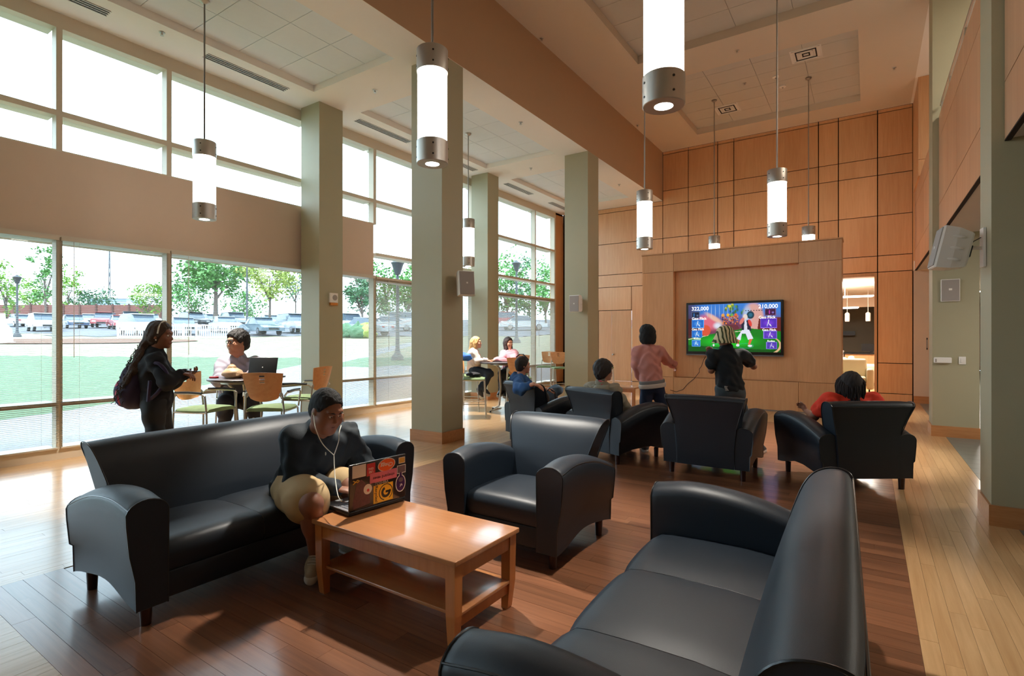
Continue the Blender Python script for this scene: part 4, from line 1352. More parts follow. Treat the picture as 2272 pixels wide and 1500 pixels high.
sticker('sticker', rect(.405, .755, .03, .43), stk_y, .0132, label='yellow square recycling sticker')
V = ov(.90, .34, .095, .20)
sticker('sticker', V, stk_w, .0131); sticker('sticker', rect(.87, .93, .5, .60), stk_w, .0131)
sticker('sticker', ov(.90, .34, .083, .178), stk_v, .0135, label='purple potato shaped sticker with white rim'.replace('potato shaped', 'rounded')); sticker('sticker', rect(.878, .922, .48, .59), stk_v, .0135)
sticker('sticker', ov(.905, .42, .045, .05), stk_gr, .0138)
rb = MB().tube([LP(.055, .575, .0135), LP(.10, .62, .0135), (LP(.135, .65, .0135)), LP(.16, .63, .0135), LP(.13, .60, .0135), LP(.09, .625, .0135), LP(.055, .655, .0135)], .0028, 6).build('ribbon_sticker', stk_y, lid, 40)
rb['label'] = 'yellow looped ribbon sticker'
# the big G with ring
ringp, ri = [], []
for k in range(27):
    a_ = R(20 + 320 * k / 26)
    ringp.append((.625 + .105 * math.cos(a_), .235 + .155 * math.sin(a_)))
def band(pts_o, pts_i, m, d, name):
    mb = MB()
    n = len(pts_o)
    for dd in (.0124, d):
        for (a, b) in pts_o: mb.v.append(LP(a, b, dd))
        for (a, b) in pts_i: mb.v.append(LP(a, b, dd))
    for k in range(n - 1):
        mb._f([2 * n + k, 2 * n + k + 1, 3 * n + k + 1, 3 * n + k]); mb._f([k + 1, k, n + k, n + k + 1])
    return mb.build(name, m, lid)
def arc(cx, cy, rx, ry, a0, a1, n=26): return [(cx + rx * math.cos(R(a0 + (a1 - a0) * k / n)), cy + ry * math.sin(R(a0 + (a1 - a0) * k / n))) for k in range(n + 1)]
band(arc(.625, .235, .125, .185, -60, 255), arc(.625, .235, .112, .166, -60, 255), stk_b, .0136, 'ring_mark')
band(arc(.625, .235, .085, .125, -250, 20), arc(.625, .235, .045, .066, -250, 20), stk_b, .0139, 'ring_mark')
sticker('ring_mark', rect(.62, .715, .215, .265), stk_b, .0139)
tx_w = sm_('print_white', (240, 232, 224)); tx_k = sm_('print_dark', (60, 24, 34)); tx_s = sm_('print_silver', (176, 160, 146))
def ltext(s, a, b, size, m, rot=0):
    c = bpy.data.curves.new('lettering', 'FONT')
    c.body = s; c.size = size; c.align_x = 'CENTER'; c.align_y = 'CENTER'; c.resolution_u = 2; c.offset = size * .01
    o = bpy.data.objects.new('lettering', c)
    COL.objects.link(o)
    bpy.context.view_layer.update()
    me = bpy.data.meshes.new_from_object(o.evaluated_get(bpy.context.evaluated_depsgraph_get()))
    bpy.data.objects.remove(o)
    me.materials.clear(); me.materials.append(m)
    o = bpy.data.objects.new('lettering', me); COL.objects.link(o); o.parent = lid
    Mx = LM @ Matrix.Translation((-.19 + .38 * a, -.0142, .262 * b)) @ Matrix.Rotation(R(90), 4, 'X') @ Matrix.Rotation(R(rot), 4, 'Z')
    o.matrix_local = Mx
    return o
ltext('Chegg', .635, .845, .034, tx_w, 180)
ltext('USE\nGSG', .357, .80, .018, tx_w, 180)
ltext('vineyard vines', .585, .60, .026, tx_k, 180)
ltext('TOSHIBA', .545, .465, .023, tx_s, 0)
ltext('Recycles!', .452, .235, .026, stk_b, -90)
ltext('JA', .91, .30, .02, tx_w, 0)
# ================================================================ OUTSIDE
def gz(x, y):
    """ground height outside: level at the wall, rising gently away from the building"""
    t = -CS_ * x + CC_ * y
    e = max(0, -8.75 - x)
    g = max(0, t - 12) * .0585
    return -.04 + g * min(1, e / 8)
CS_, CC_ = math.sin(TH), math.cos(TH)
def out_at(px, t, z=None):
    u = (px - 1136.0) / 1181.0
    x, y = (-CS_ + CC_ * u) * t, (CC_ + CS_ * u) * t
    return Vector((x, y, gz(x, y) if z is None else z))
grass = mat('lawn_green', (84, 106, 76), .95, var=.25, nscale=2.0, bump=.6, bscale=40)
tan = mat('lawn_dry', (138, 132, 106), .95, var=.12, nscale=1.0)
mulch = mat('mulch_brown', (112, 78, 60), .95, var=.45, nscale=8)
conc = mat('concrete', (136, 134, 138), .8, var=.06, nscale=1.5)
asph = mat('asphalt', (104, 104, 112), .85, var=.06)
def ground(name, x0, x1, y0, y1, n, m, test, dz=0.0, label=None):
    mb = MB(); nx = ny = n
    idx = {}
    for i in range(nx + 1):
        for j in range(ny + 1):
            x = x0 + (x1 - x0) * i / nx; y = y0 + (y1 - y0) * j / ny
            idx[(i, j)] = len(mb.v); mb.v.append(Vector((x, y, gz(x, y) + dz)))
    for i in range(nx):
        for j in range(ny):
            x = x0 + (x1 - x0) * (i + .5) / nx; y = y0 + (y1 - y0) * (j + .5) / ny
            if test(x, y): mb._f((idx[(i, j)], idx[(i + 1, j)], idx[(i + 1, j + 1)], idx[(i, j + 1)]))
    o = mb.build(name, m, None, 60)
    tag(o, label, kind='structure')
    return o
dep = lambda x, y: -CS_ * x + CC_ * y
lat_ = lambda x, y: 1136 + 1181 * (CC_ * x + CS_ * y) / max(dep(x, y), .1)
pathline = lambda x, y: (x - (-13.6)) - (y - 2.97) * (-6.4 / 13.0)      # >0 on the building side
ground('lawn', -170, -8.76, -40, 130, 150, tan, lambda x, y: dep(x, y) < 60 or lat_(x, y) < -200, 0, 'dry pale upper lawn outside')
ground('lawn_green', -44, -8.76, -25, 44, 150, grass, lambda x, y: dep(x, y) < 24.5 + .6 * math.sin(y * .3), .015, 'green lawn outside the windows')
mb = MB()
P0, P1 = (-8.75, -8), (-8.75, 40)
for k in range(24):
    ya, yb = -8 + k * 2, -6 + k * 2
    xa, xb = -13.6 - (ya - 2.97) * 6.4 / 13, -13.6 - (yb - 2.97) * 6.4 / 13
    z_ = lambda x, y: gz(x, y) + .045
    mb.v += [Vector((-8.76, ya, z_(-8.76, ya))), Vector((xa, ya, z_(xa, ya))), Vector((xb, yb, z_(xb, yb))), Vector((-8.76, yb, z_(-8.76, yb)))]
    i = len(mb.v) - 4; mb._f((i, i + 3, i + 2, i + 1))
o = mb.build('patio', conc); tag(o, 'pale concrete walk along the windows', kind='structure')
ground('parking_lot', -150, -22, 5, 130, 90, asph, lambda x, y: dep(x, y) > 41.5 and dep(x, y) < 95 and lat_(x, y) > 120, .03, 'grey parking lot beyond the lawn')
ground('parking_lot', -150, -30, -12, 60, 90, asph, lambda x, y: dep(x, y) > 46 and dep(x, y) < 95 and lat_(x, y) <= 130, .03, 'parking lot at the left edge')
mb = MB()   # mulch bed
c = out_at(120, 35.5)
ring = [Vector((c.x + 9.5 * math.cos(a) * CC_ - 2.6 * math.sin(a) * CS_, c.y + 9.5 * math.cos(a) * CS_ + 2.6 * math.sin(a) * CC_, 0)) for a in [2 * math.pi * k / 30 for k in range(30)]]
mb.v = [Vector((c.x, c.y, gz(c.x, c.y) + .1))] + [Vector((p.x, p.y, gz(p.x, p.y) + .05)) for p in ring]
for k in range(30): mb._f((0, 1 + k, 1 + (k + 1) % 30))
o = mb.build('mulch_bed', mulch, None, 60); tag(o, 'brown mulch bed on the lawn', kind='structure')
# sun shelf over the lower windows
sh_ = struct('sun_shelf', 'slim metal sun shelf outside above the lower windows')
for (a, b) in ((Y0, 7.64),):
    for k in range(9):
        piece('louvre_blade', -9.75 + k * .11, -9.70 + k * .11, a, b, 2.93, 2.96, framem, sh_)
    piece('front_fascia', -9.80, -9.76, a, b, 2.90, 3.0, framem, sh_)
# roof overhang above the clerestory
ov_ = MB().box(-9.0, -8.76, Y0, YB, 5.80, 6.0).build('roof_overhang', whitem); tag(ov_, 'white roof overhang outside', kind='structure')

# ---- cars
tyre = mat('tyre', (28, 28, 30), .8); cglass = mat('car_glass', (70, 84, 98), .08, spec=.8); chrome = mat('chrome', (190, 192, 196), .2, metal=1)
tail = mat('tail_red', (170, 30, 30), .3); headl = mat('head_lamp', (226, 230, 234), .15)
carc = {n: mat('car_' + n, c, .25, spec=.6, coat=.5) for n, c in dict(white=(190, 194, 200), silver=(140, 146, 156), red=(150, 36, 44), blue=(50, 72, 104), teal=(52, 78, 92), black=(34, 38, 46), cream=(214, 206, 190)).items()}
def car(px, t, heading, col, kind, label):
    c = out_at(px, t)
    L, Wd = (4.6, 1.78) if kind == 'sedan' else (4.8, 1.9)
    r = thing('car', label, 'car', c, R(heading), 'cars in the parking lot')
    if kind == 'sedan':
        body = [(-2.3, .35), (-2.3, .70), (-2.15, .88), (-1.45, .93), (1.0, .92), (1.9, .80), (2.28, .62), (2.3, .35)]
        cab = [(-1.65, .90), (-1.0, 1.36), (-.3, 1.44), (.35, 1.40), (1.15, .90)]
    else:
        body = [(-2.35, .42), (-2.38, .95), (-2.3, 1.08), (1.0, 1.06), (2.0, .98), (2.32, .80), (2.36, .42)]
        cab = [(-2.3, 1.04), (-2.15, 1.62), (-1.2, 1.72), (.1, 1.70), (.55, 1.62), (1.2, 1.04)]
    secs = []
    for (y, s, dz) in ((-Wd / 2, .97, .0), (-Wd / 2 + .06, 1, 0), (0, 1, .02), (Wd / 2 - .06, 1, 0), (Wd / 2, .97, 0)):
        secs.append([(x * s, y, z + (dz if z > .6 else 0)) for (x, z) in body])
    b = MB().loft(secs[::-1]).build('car_body', carc[col], r, 50)
    secs = []
    for (y, s, h) in ((-Wd / 2 + .05, 1, 0.0), (-Wd / 2 + .20, .95, 1), (Wd / 2 - .20, .95, 1), (Wd / 2 - .05, 1, 0)):
        base = cab[0][1]
        secs.append([(x * s, y, base + (z - base) * (h if h else .02)) for (x, z) in cab])
    MB().loft(secs[::-1]).build('cabin_glass', cglass, r, 40)
    top = max(z for x, z in cab)
    xs_ = [x for x, z in cab if z > top - .12]
    MB().rbox(min(xs_) - .05, max(xs_) + .08, -Wd / 2 + .18, Wd / 2 - .18, top - .05, top + .015, .02).build('roof', carc[col], r, 40)
    for sx in (-1.42, 1.42):
        for sy in (-1, 1):
            MB().lathe([(.05, -.1), (.30, -.1), (.33, -.06), (.33, .06), (.30, .1), (.05, .1)], 16, M=Matrix.Translation((sx, sy * (Wd / 2 - .1), .33)) @ Matrix.Rotation(R(90), 4, 'X')).build('wheel', tyre, r, 40)
            MB().lathe([(.001, -.02), (.2, -.02), (.2, .02), (.001, .02)], 12, M=Matrix.Translation((sx, sy * (Wd / 2), .33)) @ Matrix.Rotation(R(90), 4, 'X')).build('hubcap', chrome, r)
    for sy in (-1, 1):
        MB().box(body[-1][0] - .12, body[-1][0] - .02, sy * .62 - .16, sy * .62 + .16, .62, .74).build('headlamp', headl, r)
        MB().box(body[0][0] - .02, body[0][0] + .06, sy * .66 - .14, sy * .66 + .14, .66, .80).build('tail_lamp', tail, r)
    MB().box(body[-1][0] - .04, body[-1][0] + .03, -.4, .4, .45, .6).build('grille', blackm, r)
    return r
H0 = math.degrees(TH)
cars = [(312, 43.5, -35, 'white', 'suv', 'white estate car close behind the picket fence'), (405, 44, -48, 'silver', 'sedan', 'silver car behind the middle of the picket fence'), (500, 48, -48, 'white', 'sedan', 'white saloon right of the picket fence'),
        (580, 43, -42, 'teal', 'sedan', 'dark teal saloon turned toward us under the yellow tree'), (655, 46.5, -45, 'silver', 'suv', 'silver car half hidden by the first green column'),
        (430, 59, -40, 'black', 'suv', 'black sport utility car in the second row under the big tree'), (470, 63, -40, 'blue', 'sedan', 'blue car just right of the black one'), (520, 58, -45, 'silver', 'suv', 'pale pickup-like car below the tree trunk'),
        (600, 58, -50, 'cream', 'sedan', 'cream car behind the teal saloon'), (42, 62, 150, 'white', 'sedan', 'white saloon at the far left, rear towards us'), (94, 68, -50, 'blue', 'sedan', 'blue car at the left beside the white van'),
        (96, 50, -40, 'white', 'suv', 'white van nearest at the left, behind the blind'), (163, 57, -40, 'blue', 'sedan', 'dark blue saloon right of the first mullion'), (200, 66, -60, 'white', 'sedan', 'small white car between the blue and the red ones'),
        (232, 59, -60, 'red', 'suv', 'maroon and white sport utility car in the row'), (268, 55, -45, 'red', 'sedan', 'red saloon before the picket fence end'), (290, 66, -50, 'teal', 'suv', 'bluish car roof above the red saloon'), (335, 66, -50, 'silver', 'sedan', 'silver car roof behind the white estate'),
        (775, 48, -50, 'white', 'suv', 'white van beyond the first column'), (806, 42, 160, 'silver', 'sedan', 'silver car with red tail lamp before the bush'), (868, 50, 10, 'white', 'sedan', 'hazy white car behind the lamp post bay'), (905, 58, 10, 'white', 'suv', 'hazy white car at the big column edge'),
        (1130, 60, 10, 'red', 'suv', 'hazy maroon car in the bay behind the pink fleece'), (1160, 52, 10, 'white', 'sedan', 'hazy white car in the bay behind the pink fleece')]
for (px, t, h, col, kd, lb) in cars: car(px, t, H0 + h, col, kd, lb)
# ---- white picket fences
def fence(pa, pb, t, label):
    a, b = out_at(pa, t), out_at(pb, t)
    r = thing('picket_fence', label, 'fence', a)
    L = (b - a).length; ang = math.atan2(b.y - a.y, b.x - a.x); r.rotation_euler = (0, 0, ang); dz = b.z - a.z
    s = MB(); n = int(L / .16)
    for k in range(n):
        x = k * .16; z = dz * x / L
        s.box(x, x + .06, -.012, .012, z + .08, z + 1.02)
    s = s.build('pickets', whitem, r); s['kind'] = 'stuff'
    for z in (.12, .60, .95): MB().box(0, L, -.03, -.012, z, z + .07).build('rail', whitem, r)
    for k in range(int(L / 2.4) + 1):
        MB().box(k * 2.4 - .05, k * 2.4 + .05, -.05, .05, 0, 1.12).build('post', whitem, r)
fence(262, 432, 38.8, 'white picket fence between lawn and parking, left run'); fence(436, 532, 38.5, 'white picket fence between lawn and parking, right run')
# ---- far fence wall, building, mast
a, b = out_at(-40, 74), out_at(360, 74)
fw_ = thing('board_fence', 'long reddish brown board fence behind the left cars', 'fence', a); L = (b - a).length; fw_.rotation_euler = (0, 0, math.atan2(b.y - a.y, b.x - a.x))
fm = mat('fence_brown', (122, 78, 70), .9, var=.1)
MB().box(0, L, -.05, .05, 0, 2.6).build('boards', fm, fw_)
for k in range(12): MB().box(k * L / 11 - .12, k * L / 11 + .12, -.14, -.05, 0, 2.75).build('post', mat('fence_post', (86, 58, 52), .9) if k == 0 else MATS['fence_post'], fw_)
c = out_at(258, 92)
bd = thing('shed_building', 'pale blue corrugated building above the brown fence', 'building', c, TH)
MB().box(-3.2, 3.2, -2, 2, 1.2, 3.0 + .6).build('wall', mat('shed_blue', (176, 196, 214), .7), bd)
MB().box(-3.4, 3.4, -2.2, 2.2, 3.6, 3.75).build('roof', whitem, bd)
for k in range(6): MB().box(-3.2, 3.2, -2.05, -2.0, 1.4 + k * .36, 1.45 + k * .36).build('rib', mat('shed_rib', (140, 160, 180), .7) if k == 0 else MATS['shed_rib'], bd)
def post_lamp(px, t, h, label, globe=True):
    r = thing('street_lamp', label, 'street lamp', out_at(px, t))
    lm_ = mat('lamp_post_dark', (60, 62, 68), .5) if 'lamp_post_dark' not in MATS else MATS['lamp_post_dark']
    MB().lathe([(.001, 0), (.28, 0), (.26, .15), (.14, .3), (.09, .5), (.06, h), (.001, h)], 12).build('pole', lm_, r, 40)
    if globe: MB().lathe([(.001, h), (.12, h), (.26, h + .45), (.30, h + .5), (.10, h + .62), (.001, h + .72)], 12).build('lantern', lm_, r, 40)
    else: MB().box(-.8, .8, -.12, .12, h, h + .12).build('lamp_arm', whitem, r)
post_lamp(38, 41, 4.1, 'black lantern post on the lawn behind the first blind'); post_lamp(548, 47, 7.0, 'tall grey light pole beside the big green tree', False)
post_lamp(882, 23, 3.7, 'hazy lantern post in the bay between the green columns'); post_lamp(1146, 34, 4.6, 'hazy lantern post behind the woman in pink')
ms = thing('radio_mast', 'thin radio mast standing far off above the trees', 'mast', out_at(243, 110))
for s in (-1, 1): MB().tube([(s * .5, 0, 0), (s * .12, 0, 17)], .08, 5).build('mast_leg', MATS['lamp_post_dark'], ms)
for k in range(9): MB().tube([(-.45 + k * .04, 0, 1 + k * 1.8), (.45 - k * .04, 0, 2.6 + k * 1.8)], .06, 5).build('brace', MATS['lamp_post_dark'], ms)
# ---- white block at the far left (planter or sign end)
c = out_at(6, 33.5)
wp = thing('white_bollard', 'white tapering block at the picture edge on the mulch bed', 'bollard', c)
MB().loft([[(-s, -s, z), (s, -s, z), (s, s, z), (-s, s, z)] for (s, z) in ((.42, 0), (.36, .9), (.12, 1.3), (.10, 1.9))]).build('block', whitem, wp)
MB().loft([[(-s, -s, z), (s, -s, z), (s, s, z), (-s, s, z)] for (s, z) in ((.5, 0), (.5, .1))]).build('foot', whitem, wp)

# ---- trees
bark = mat('bark_grey', (104, 92, 84), .9, var=.2, nscale=8)
leafm = {}
for n, c1 in dict(green=(84, 134, 66), yellow=(150, 166, 80), dark=(72, 112, 76), lime=(118, 160, 58)).items():
    m = mat('leaves_' + n, c1, .6, var=.35, nscale=.9); m.node_tree.nodes['Principled BSDF'].inputs['Subsurface Weight'].default_value = 0
    leafm[n] = m
def tree(px, t, h, cw, base, kind, seed, label, trunk=.16, n=1500, lsz=.30):
    g = random.Random(seed)
    r = thing('tree', label, 'tree', out_at(px, t), 0, 'trees outside')
    tr = MB(); tr.tube([(0, 0, -.2), (.05, 0, base * .6), (.0, .05, base + .3), (0, 0, h * .7)], [trunk, trunk * .8, trunk * .65, trunk * .2], 8)
    ends = []
    for k in range(11):
        a = g.uniform(0, 6.28); z0 = base * g.uniform(.75, 1.05) + (h - base) * .35 * g.random()
        ln = cw * g.uniform(.45, .9); zz = z0 + (h - z0) * g.uniform(.35, .8)
        tr.tube([(0, 0, z0), (math.cos(a) * ln * .4, math.sin(a) * ln * .4, z0 + (zz - z0) * .5), (math.cos(a) * ln, math.sin(a) * ln, zz)], [trunk * .45, trunk * .25, .02], 6)
        ends.append((math.cos(a) * ln, math.sin(a) * ln, zz))
    tr.build('trunk', bark, r, 50)
    cl = []
    for k in range(26):
        u, v, w_ = g.gauss(0, 1), g.gauss(0, 1), g.gauss(0, 1); q = math.sqrt(u * u + v * v + w_ * w_) + 1e-6; rr = g.random() ** .4
        cl.append((u / q * rr * cw * .85, v / q * rr * cw * .85, base + (h - base) * (.5 + .5 * w_ / q * rr), cw * g.uniform(.22, .38)))
    mb = MB()
    for k in range(n):
        c_ = g.choice(cl); u, v, w_ = g.gauss(0, .5), g.gauss(0, .5), g.gauss(0, .45)
        p = Vector((c_[0] + u * c_[3], c_[1] + v * c_[3], max(base * .85, c_[2] + w_ * c_[3])))
        s_ = lsz * g.uniform(.5, 1.2)
        a1 = Vector((g.gauss(0, 1), g.gauss(0, 1), g.gauss(0, .6))).normalized(); a2 = a1.orthogonal().normalized()
        i = len(mb.v); mb.v += [p - a1 * s_ * .5, p + a2 * s_ * .28, p + a1 * s_ * .5, p - a2 * s_ * .28]; mb._f((i, i + 1, i + 2, i + 3))
    f_ = mb.build('foliage', leafm[kind], r); f_['kind'] = 'stuff'
tree(478, 56, 8.6, 3.6, 3.2, 'green', 1, 'big round green tree behind the parked cars', .30, 3200, .42)
tree(598, 50, 7.4, 2.9, 2.6, 'yellow', 2, 'yellow-green tree with forked trunk beside the column', .15, 1900, .34)
tree(655, 66, 8.0, 2.4, 2.0, 'dark', 3, 'thin tree at the edge of the first green column', .12, 700, .34)
tree(100, 58, 8.8, 1.8, 2.2, 'green', 4, 'slender green tree left of the first mullion', .12, 900, .34)
tree(14, 62, 7.4, 2.3, 1.5, 'lime', 5, 'lime green tree at the left picture edge', .12, 1100, .36)
tree(72, 76, 6.4, 3.0, 1.0, 'lime', 6, 'low lime tree behind the lantern post', .12, 1000, .4)
tree(150, 82, 8.6, 2.2, 1.5, 'lime', 7, 'tall thin lime tree right of the first mullion', .12, 800, .4)
tree(205, 84, 5.6, 3.4, .8, 'dark', 8, 'low dark tree beside the blue shed', .12, 1200, .42)
tree(322, 70, 5.6, 2.4, .8, 'lime', 9, 'small lime tree right of the blue shed', .12, 1100, .36)
tree(380, 90, 7.0, 3.6, .8, 'dark', 10, 'hazy dark tree behind the second mullion', .12, 1200, .45)
tree(425, 84, 6.0, 4.0, .5, 'green', 11, 'low green trees behind the black car', .12, 1400, .45)
tree(540, 88, 5.2, 4.2, .5, 'green', 12, 'low hedge-like trees under the big tree', .12, 1300, .45)
tree(803, 48, 6.0, 1.9, 1.6, 'dark', 13, 'bushy tree in the bay right of the first column', .12, 1500, .34)
tree(855, 60, 8.0, 3.0, 1.2, 'green', 14, 'hazy tree behind the lantern post bay', .14, 1500, .42)
tree(905, 58, 7.0, 2.6, 1.0, 'green', 15, 'hazy tree touching the big column', .14, 1200, .42)
tree(1125, 62, 8.5, 3.6, 1.0, 'green', 16, 'hazy tree in the bay behind the pink fleece', .14, 1500, .45)
tree(1175, 70, 8.5, 3.4, 1.0, 'dark', 17, 'hazy far tree in the last window bays', .14, 1200, .45)
tree(1210, 60, 8.0, 3.0, 1.0, 'green', 18, 'hazy far tree by the wood wall window', .14, 1000, .45)
for (px, t, lb, sd) in ((768, 40, 'small bush before the parked van', 3), (795, 39.5, 'small bush beside the red tail lamp', 5), (815, 39.5, 'small yellowish bush by the mullion', 8)):
    b_ = thing('shrub', lb, 'bush', out_at(px, t)); lump(MB(), .8, .6, .6, sd, .35).build('foliage', leafm['dark' if sd != 8 else 'yellow'], b_, 60); MB().cyl((0, 0, -.1), (0, 0, .5), .05, 6).build('stem', bark, b_)
# ================================================================ PEOPLE
CS, CC = math.sin(TH), math.cos(TH)
def at(px, py, t):
    """world point at depth t in front of the camera (t chosen from the floor contact)"""
    u = (px - 1136.0) / 1181.0
    return Vector(((-CS + CC * u) * t, (CC + CS * u) * t, 1.55 + (750.6 - py) / 1181.0 * t))
CAMR = Vector((CC, CS, 0)); CAMF = Vector((-CS, CC, 0)); UP = Vector((0, 0, 1))
class SDF:
    """figures are grown as one surface: rounded cones and ellipsoids blended together, then polygonised"""
    def __init__(s): s.p = []
    def cone(s, a, b, r1, r2=None, k=.03, op='+'):
        s.p.append(('c', np.array(a, np.float32), np.array(b, np.float32), r1, r1 if r2 is None else r2, k, op)); return s
    def chain(s, pts, rs, k=.02):
        for i in range(len(pts) - 1): s.cone(pts[i], pts[i + 1], rs[i], rs[i + 1], k)
        return s
    def ell(s, c, rad, ax=None, k=.03, op='+'):
        A = np.eye(3, dtype=np.float32) if ax is None else np.array([list(v) for v in ax], np.float32)
        s.p.append(('e', np.array(c, np.float32), A, np.array(rad, np.float32), None, k, op)); return s
    def plane(s, c, n):
        s.p.append(('p', np.array(c, np.float32), np.array(Vector(n).normalized(), np.float32), None, None, 0, 'x')); return s
    def bounds(s, q):
        if q[0] == 'c': r = max(q[3], q[4]); return np.minimum(q[1], q[2]) - r, np.maximum(q[1], q[2]) + r
        r = float(max(q[3])); return q[1] - r, q[1] + r
    def mesh(s, name, m, vox, org, wr=0.0, wf=28.0, seed=1, smooth=True):
        B = [s.bounds(q) for q in s.p if q[0] != 'p' and q[6] == '+']
        gp = vox * 3 + wr * 6; lo = np.min([b[0] for b in B], 0) - gp; hi = np.max([b[1] for b in B], 0) + gp
        n = np.ceil((hi - lo) / vox).astype(int) + 1
        D = np.full(tuple(n), 1.0, np.float32)
        ax = [lo[i] + vox * np.arange(n[i], dtype=np.float32) for i in range(3)]
        for q in s.p:
            if q[0] == 'p':
                d = (ax[0][:, None, None] - q[1][0]) * q[2][0] + (ax[1][None, :, None] - q[1][1]) * q[2][1] + (ax[2][None, None, :] - q[1][2]) * q[2][2]
                D = np.maximum(D, d.astype(np.float32)); continue
            b0, b1 = s.bounds(q)
            pad = q[5] + vox * 3 + wr * 6
            i0 = np.clip(((b0 - pad - lo) / vox).astype(int), 0, n - 1); i1 = np.clip(((b1 + pad - lo) / vox).astype(int) + 2, 0, n)
            sl = tuple(slice(i0[i], i1[i]) for i in range(3))
            if any(i1[i] <= i0[i] for i in range(3)): continue
            X = ax[0][sl[0]][:, None, None]; Y = ax[1][sl[1]][None, :, None]; Z = ax[2][sl[2]][None, None, :]
            if q[0] == 'c':
                ab = q[2] - q[1]; L2 = float(ab @ ab) + 1e-9
                px, py, pz = X - q[1][0], Y - q[1][1], Z - q[1][2]
                t = np.clip((px * ab[0] + py * ab[1] + pz * ab[2]) / L2, 0, 1)
                d = np.sqrt((px - t * ab[0]) ** 2 + (py - t * ab[1]) ** 2 + (pz - t * ab[2]) ** 2) - (q[3] + (q[4] - q[3]) * t)
            else:
                px, py, pz = X - q[1][0], Y - q[1][1], Z - q[1][2]
                A, rd = q[2], q[3]
                l = [(px * A[i][0] + py * A[i][1] + pz * A[i][2]) for i in range(3)]
                k0 = np.sqrt(sum((l[i] / rd[i]) ** 2 for i in range(3))) + 1e-6
                k1 = np.sqrt(sum((l[i] / rd[i] ** 2) ** 2 for i in range(3))) + 1e-6
                d = k0 * (k0 - 1) / k1
            a = D[sl]
            if q[6] == '+':
                k = max(q[5], 1e-4); h = np.maximum(k - np.abs(a - d), 0) / k
                D[sl] = np.minimum(a, d) - h * h * k * .25
            else:
                k = max(q[5], 1e-4); h = np.maximum(k - np.abs(a + d), 0) / k
                D[sl] = np.maximum(a, -d) + h * h * k * .25
        if wr > 0:
            g = np.random.RandomState(seed)
            for _ in range(3):
                w = g.normal(size=3); w = w / np.linalg.norm(w) * wf * g.uniform(.6, 1.6)
                ph = (ax[0] * w[0])[:, None, None] + (ax[1] * w[1])[None, :, None] + (ax[2] * w[2])[None, None, :]
                w2 = g.normal(size=3) * wf * .35
                p2 = (ax[0] * w2[0])[:, None, None] + (ax[1] * w2[1])[None, :, None] + (ax[2] * w2[2])[None, None, :]
                D += (wr * (np.sin(ph + 2.0 * np.sin(p2)) - 1)).astype(np.float32)
        # surface nets
        S = D < 0
        V = np.zeros(tuple(n - 1) + (3,), np.float32); Cn = np.zeros(tuple(n - 1), np.float32)
        for axi in range(3):
            o1 = [(0, 0), (0, 1), (1, 0), (1, 1)]
            oth = [i for i in range(3) if i != axi]
            for (u, v) in o1:
                i0 = [0, 0, 0]; i0[oth[0]] = u; i0[oth[1]] = v
                sa = tuple(slice(i0[i], i0[i] + n[i] - 1) for i in range(3))
                i1 = list(i0); i1[axi] = 1
                sb = tuple(slice(i1[i], i1[i] + n[i] - 1) for i in range(3))
                cr = S[sa] != S[sb]
                da, db = D[sa], D[sb]
                idx = np.nonzero(cr)
                t = da[idx] / (da[idx] - db[idx])
                for i in range(3):
                    V[idx + (np.full(len(idx[0]), i),)] += t if i == axi else i0[i]
                Cn[idx] += 1
        act = Cn > 0
        ids = np.full(act.shape, -1, np.int64); ids[act] = np.arange(act.sum())
        cell = np.argwhere(act)
        P = (cell + V[act] / Cn[act][:, None]) * vox + lo - np.array(org)
        F = []
        for axi in range(3):
            oth = [i for i in range(3) if i != axi]
            if axi == 1: oth = oth[::-1]
            sa = [slice(1, n[i] - 1) for i in range(3)]; sb = list(sa)
            sa[axi] = slice(0, n[axi] - 1); sb[axi] = slice(1, n[axi])
            A_, B_ = S[tuple(sa)], S[tuple(sb)]
            e = np.argwhere(A_ != B_)
            if not len(e): continue
            flip = A_[tuple(e.T)]
            c = e.copy()
            for i in range(3):
                if i != axi: c[:, i] += 1
            q = []
            for (u, v) in ((1, 1), (0, 1), (0, 0), (1, 0)):
                cc = c.copy(); cc[:, oth[0]] -= u; cc[:, oth[1]] -= v
                q.append(ids[tuple(cc.T)])
            q = np.stack(q, 1)
            q[~flip] = q[~flip][:, ::-1]
            F.append(q)
        F = np.concatenate(F)
        me = bpy.data.meshes.new(name)
        me.vertices.add(len(P)); me.vertices.foreach_set('co', P.astype(np.float32).ravel())
        me.loops.add(len(F) * 4); me.loops.foreach_set('vertex_index', F.ravel().astype(np.int32))
        me.polygons.add(len(F)); me.polygons.foreach_set('loop_start', np.arange(0, len(F) * 4, 4, dtype=np.int32))
        me.update(calc_edges=True); me.validate()
        me.polygons.foreach_set('use_smooth', np.ones(len(me.polygons), bool))
        me.materials.append(m)
        return me
    def obj(s, name, m, parent, vox=.007, **kw):
        me = s.mesh(name, m, vox, parent.matrix_world.translation if parent.parent is None else parent['org'], **kw)
        o = bpy.data.objects.new(name, me); COL.objects.link(o); o.parent = parent
        return o
def V3(*a): return Vector(a)
def frame(f, up=UP):
    f = Vector(f).normalized(); r = f.cross(up).normalized(); u = r.cross(f).normalized()
    return r, f, u
def skinm(name, c): return mat('skin_' + name, c, .5, spec=.4, var=.06, nscale=30)
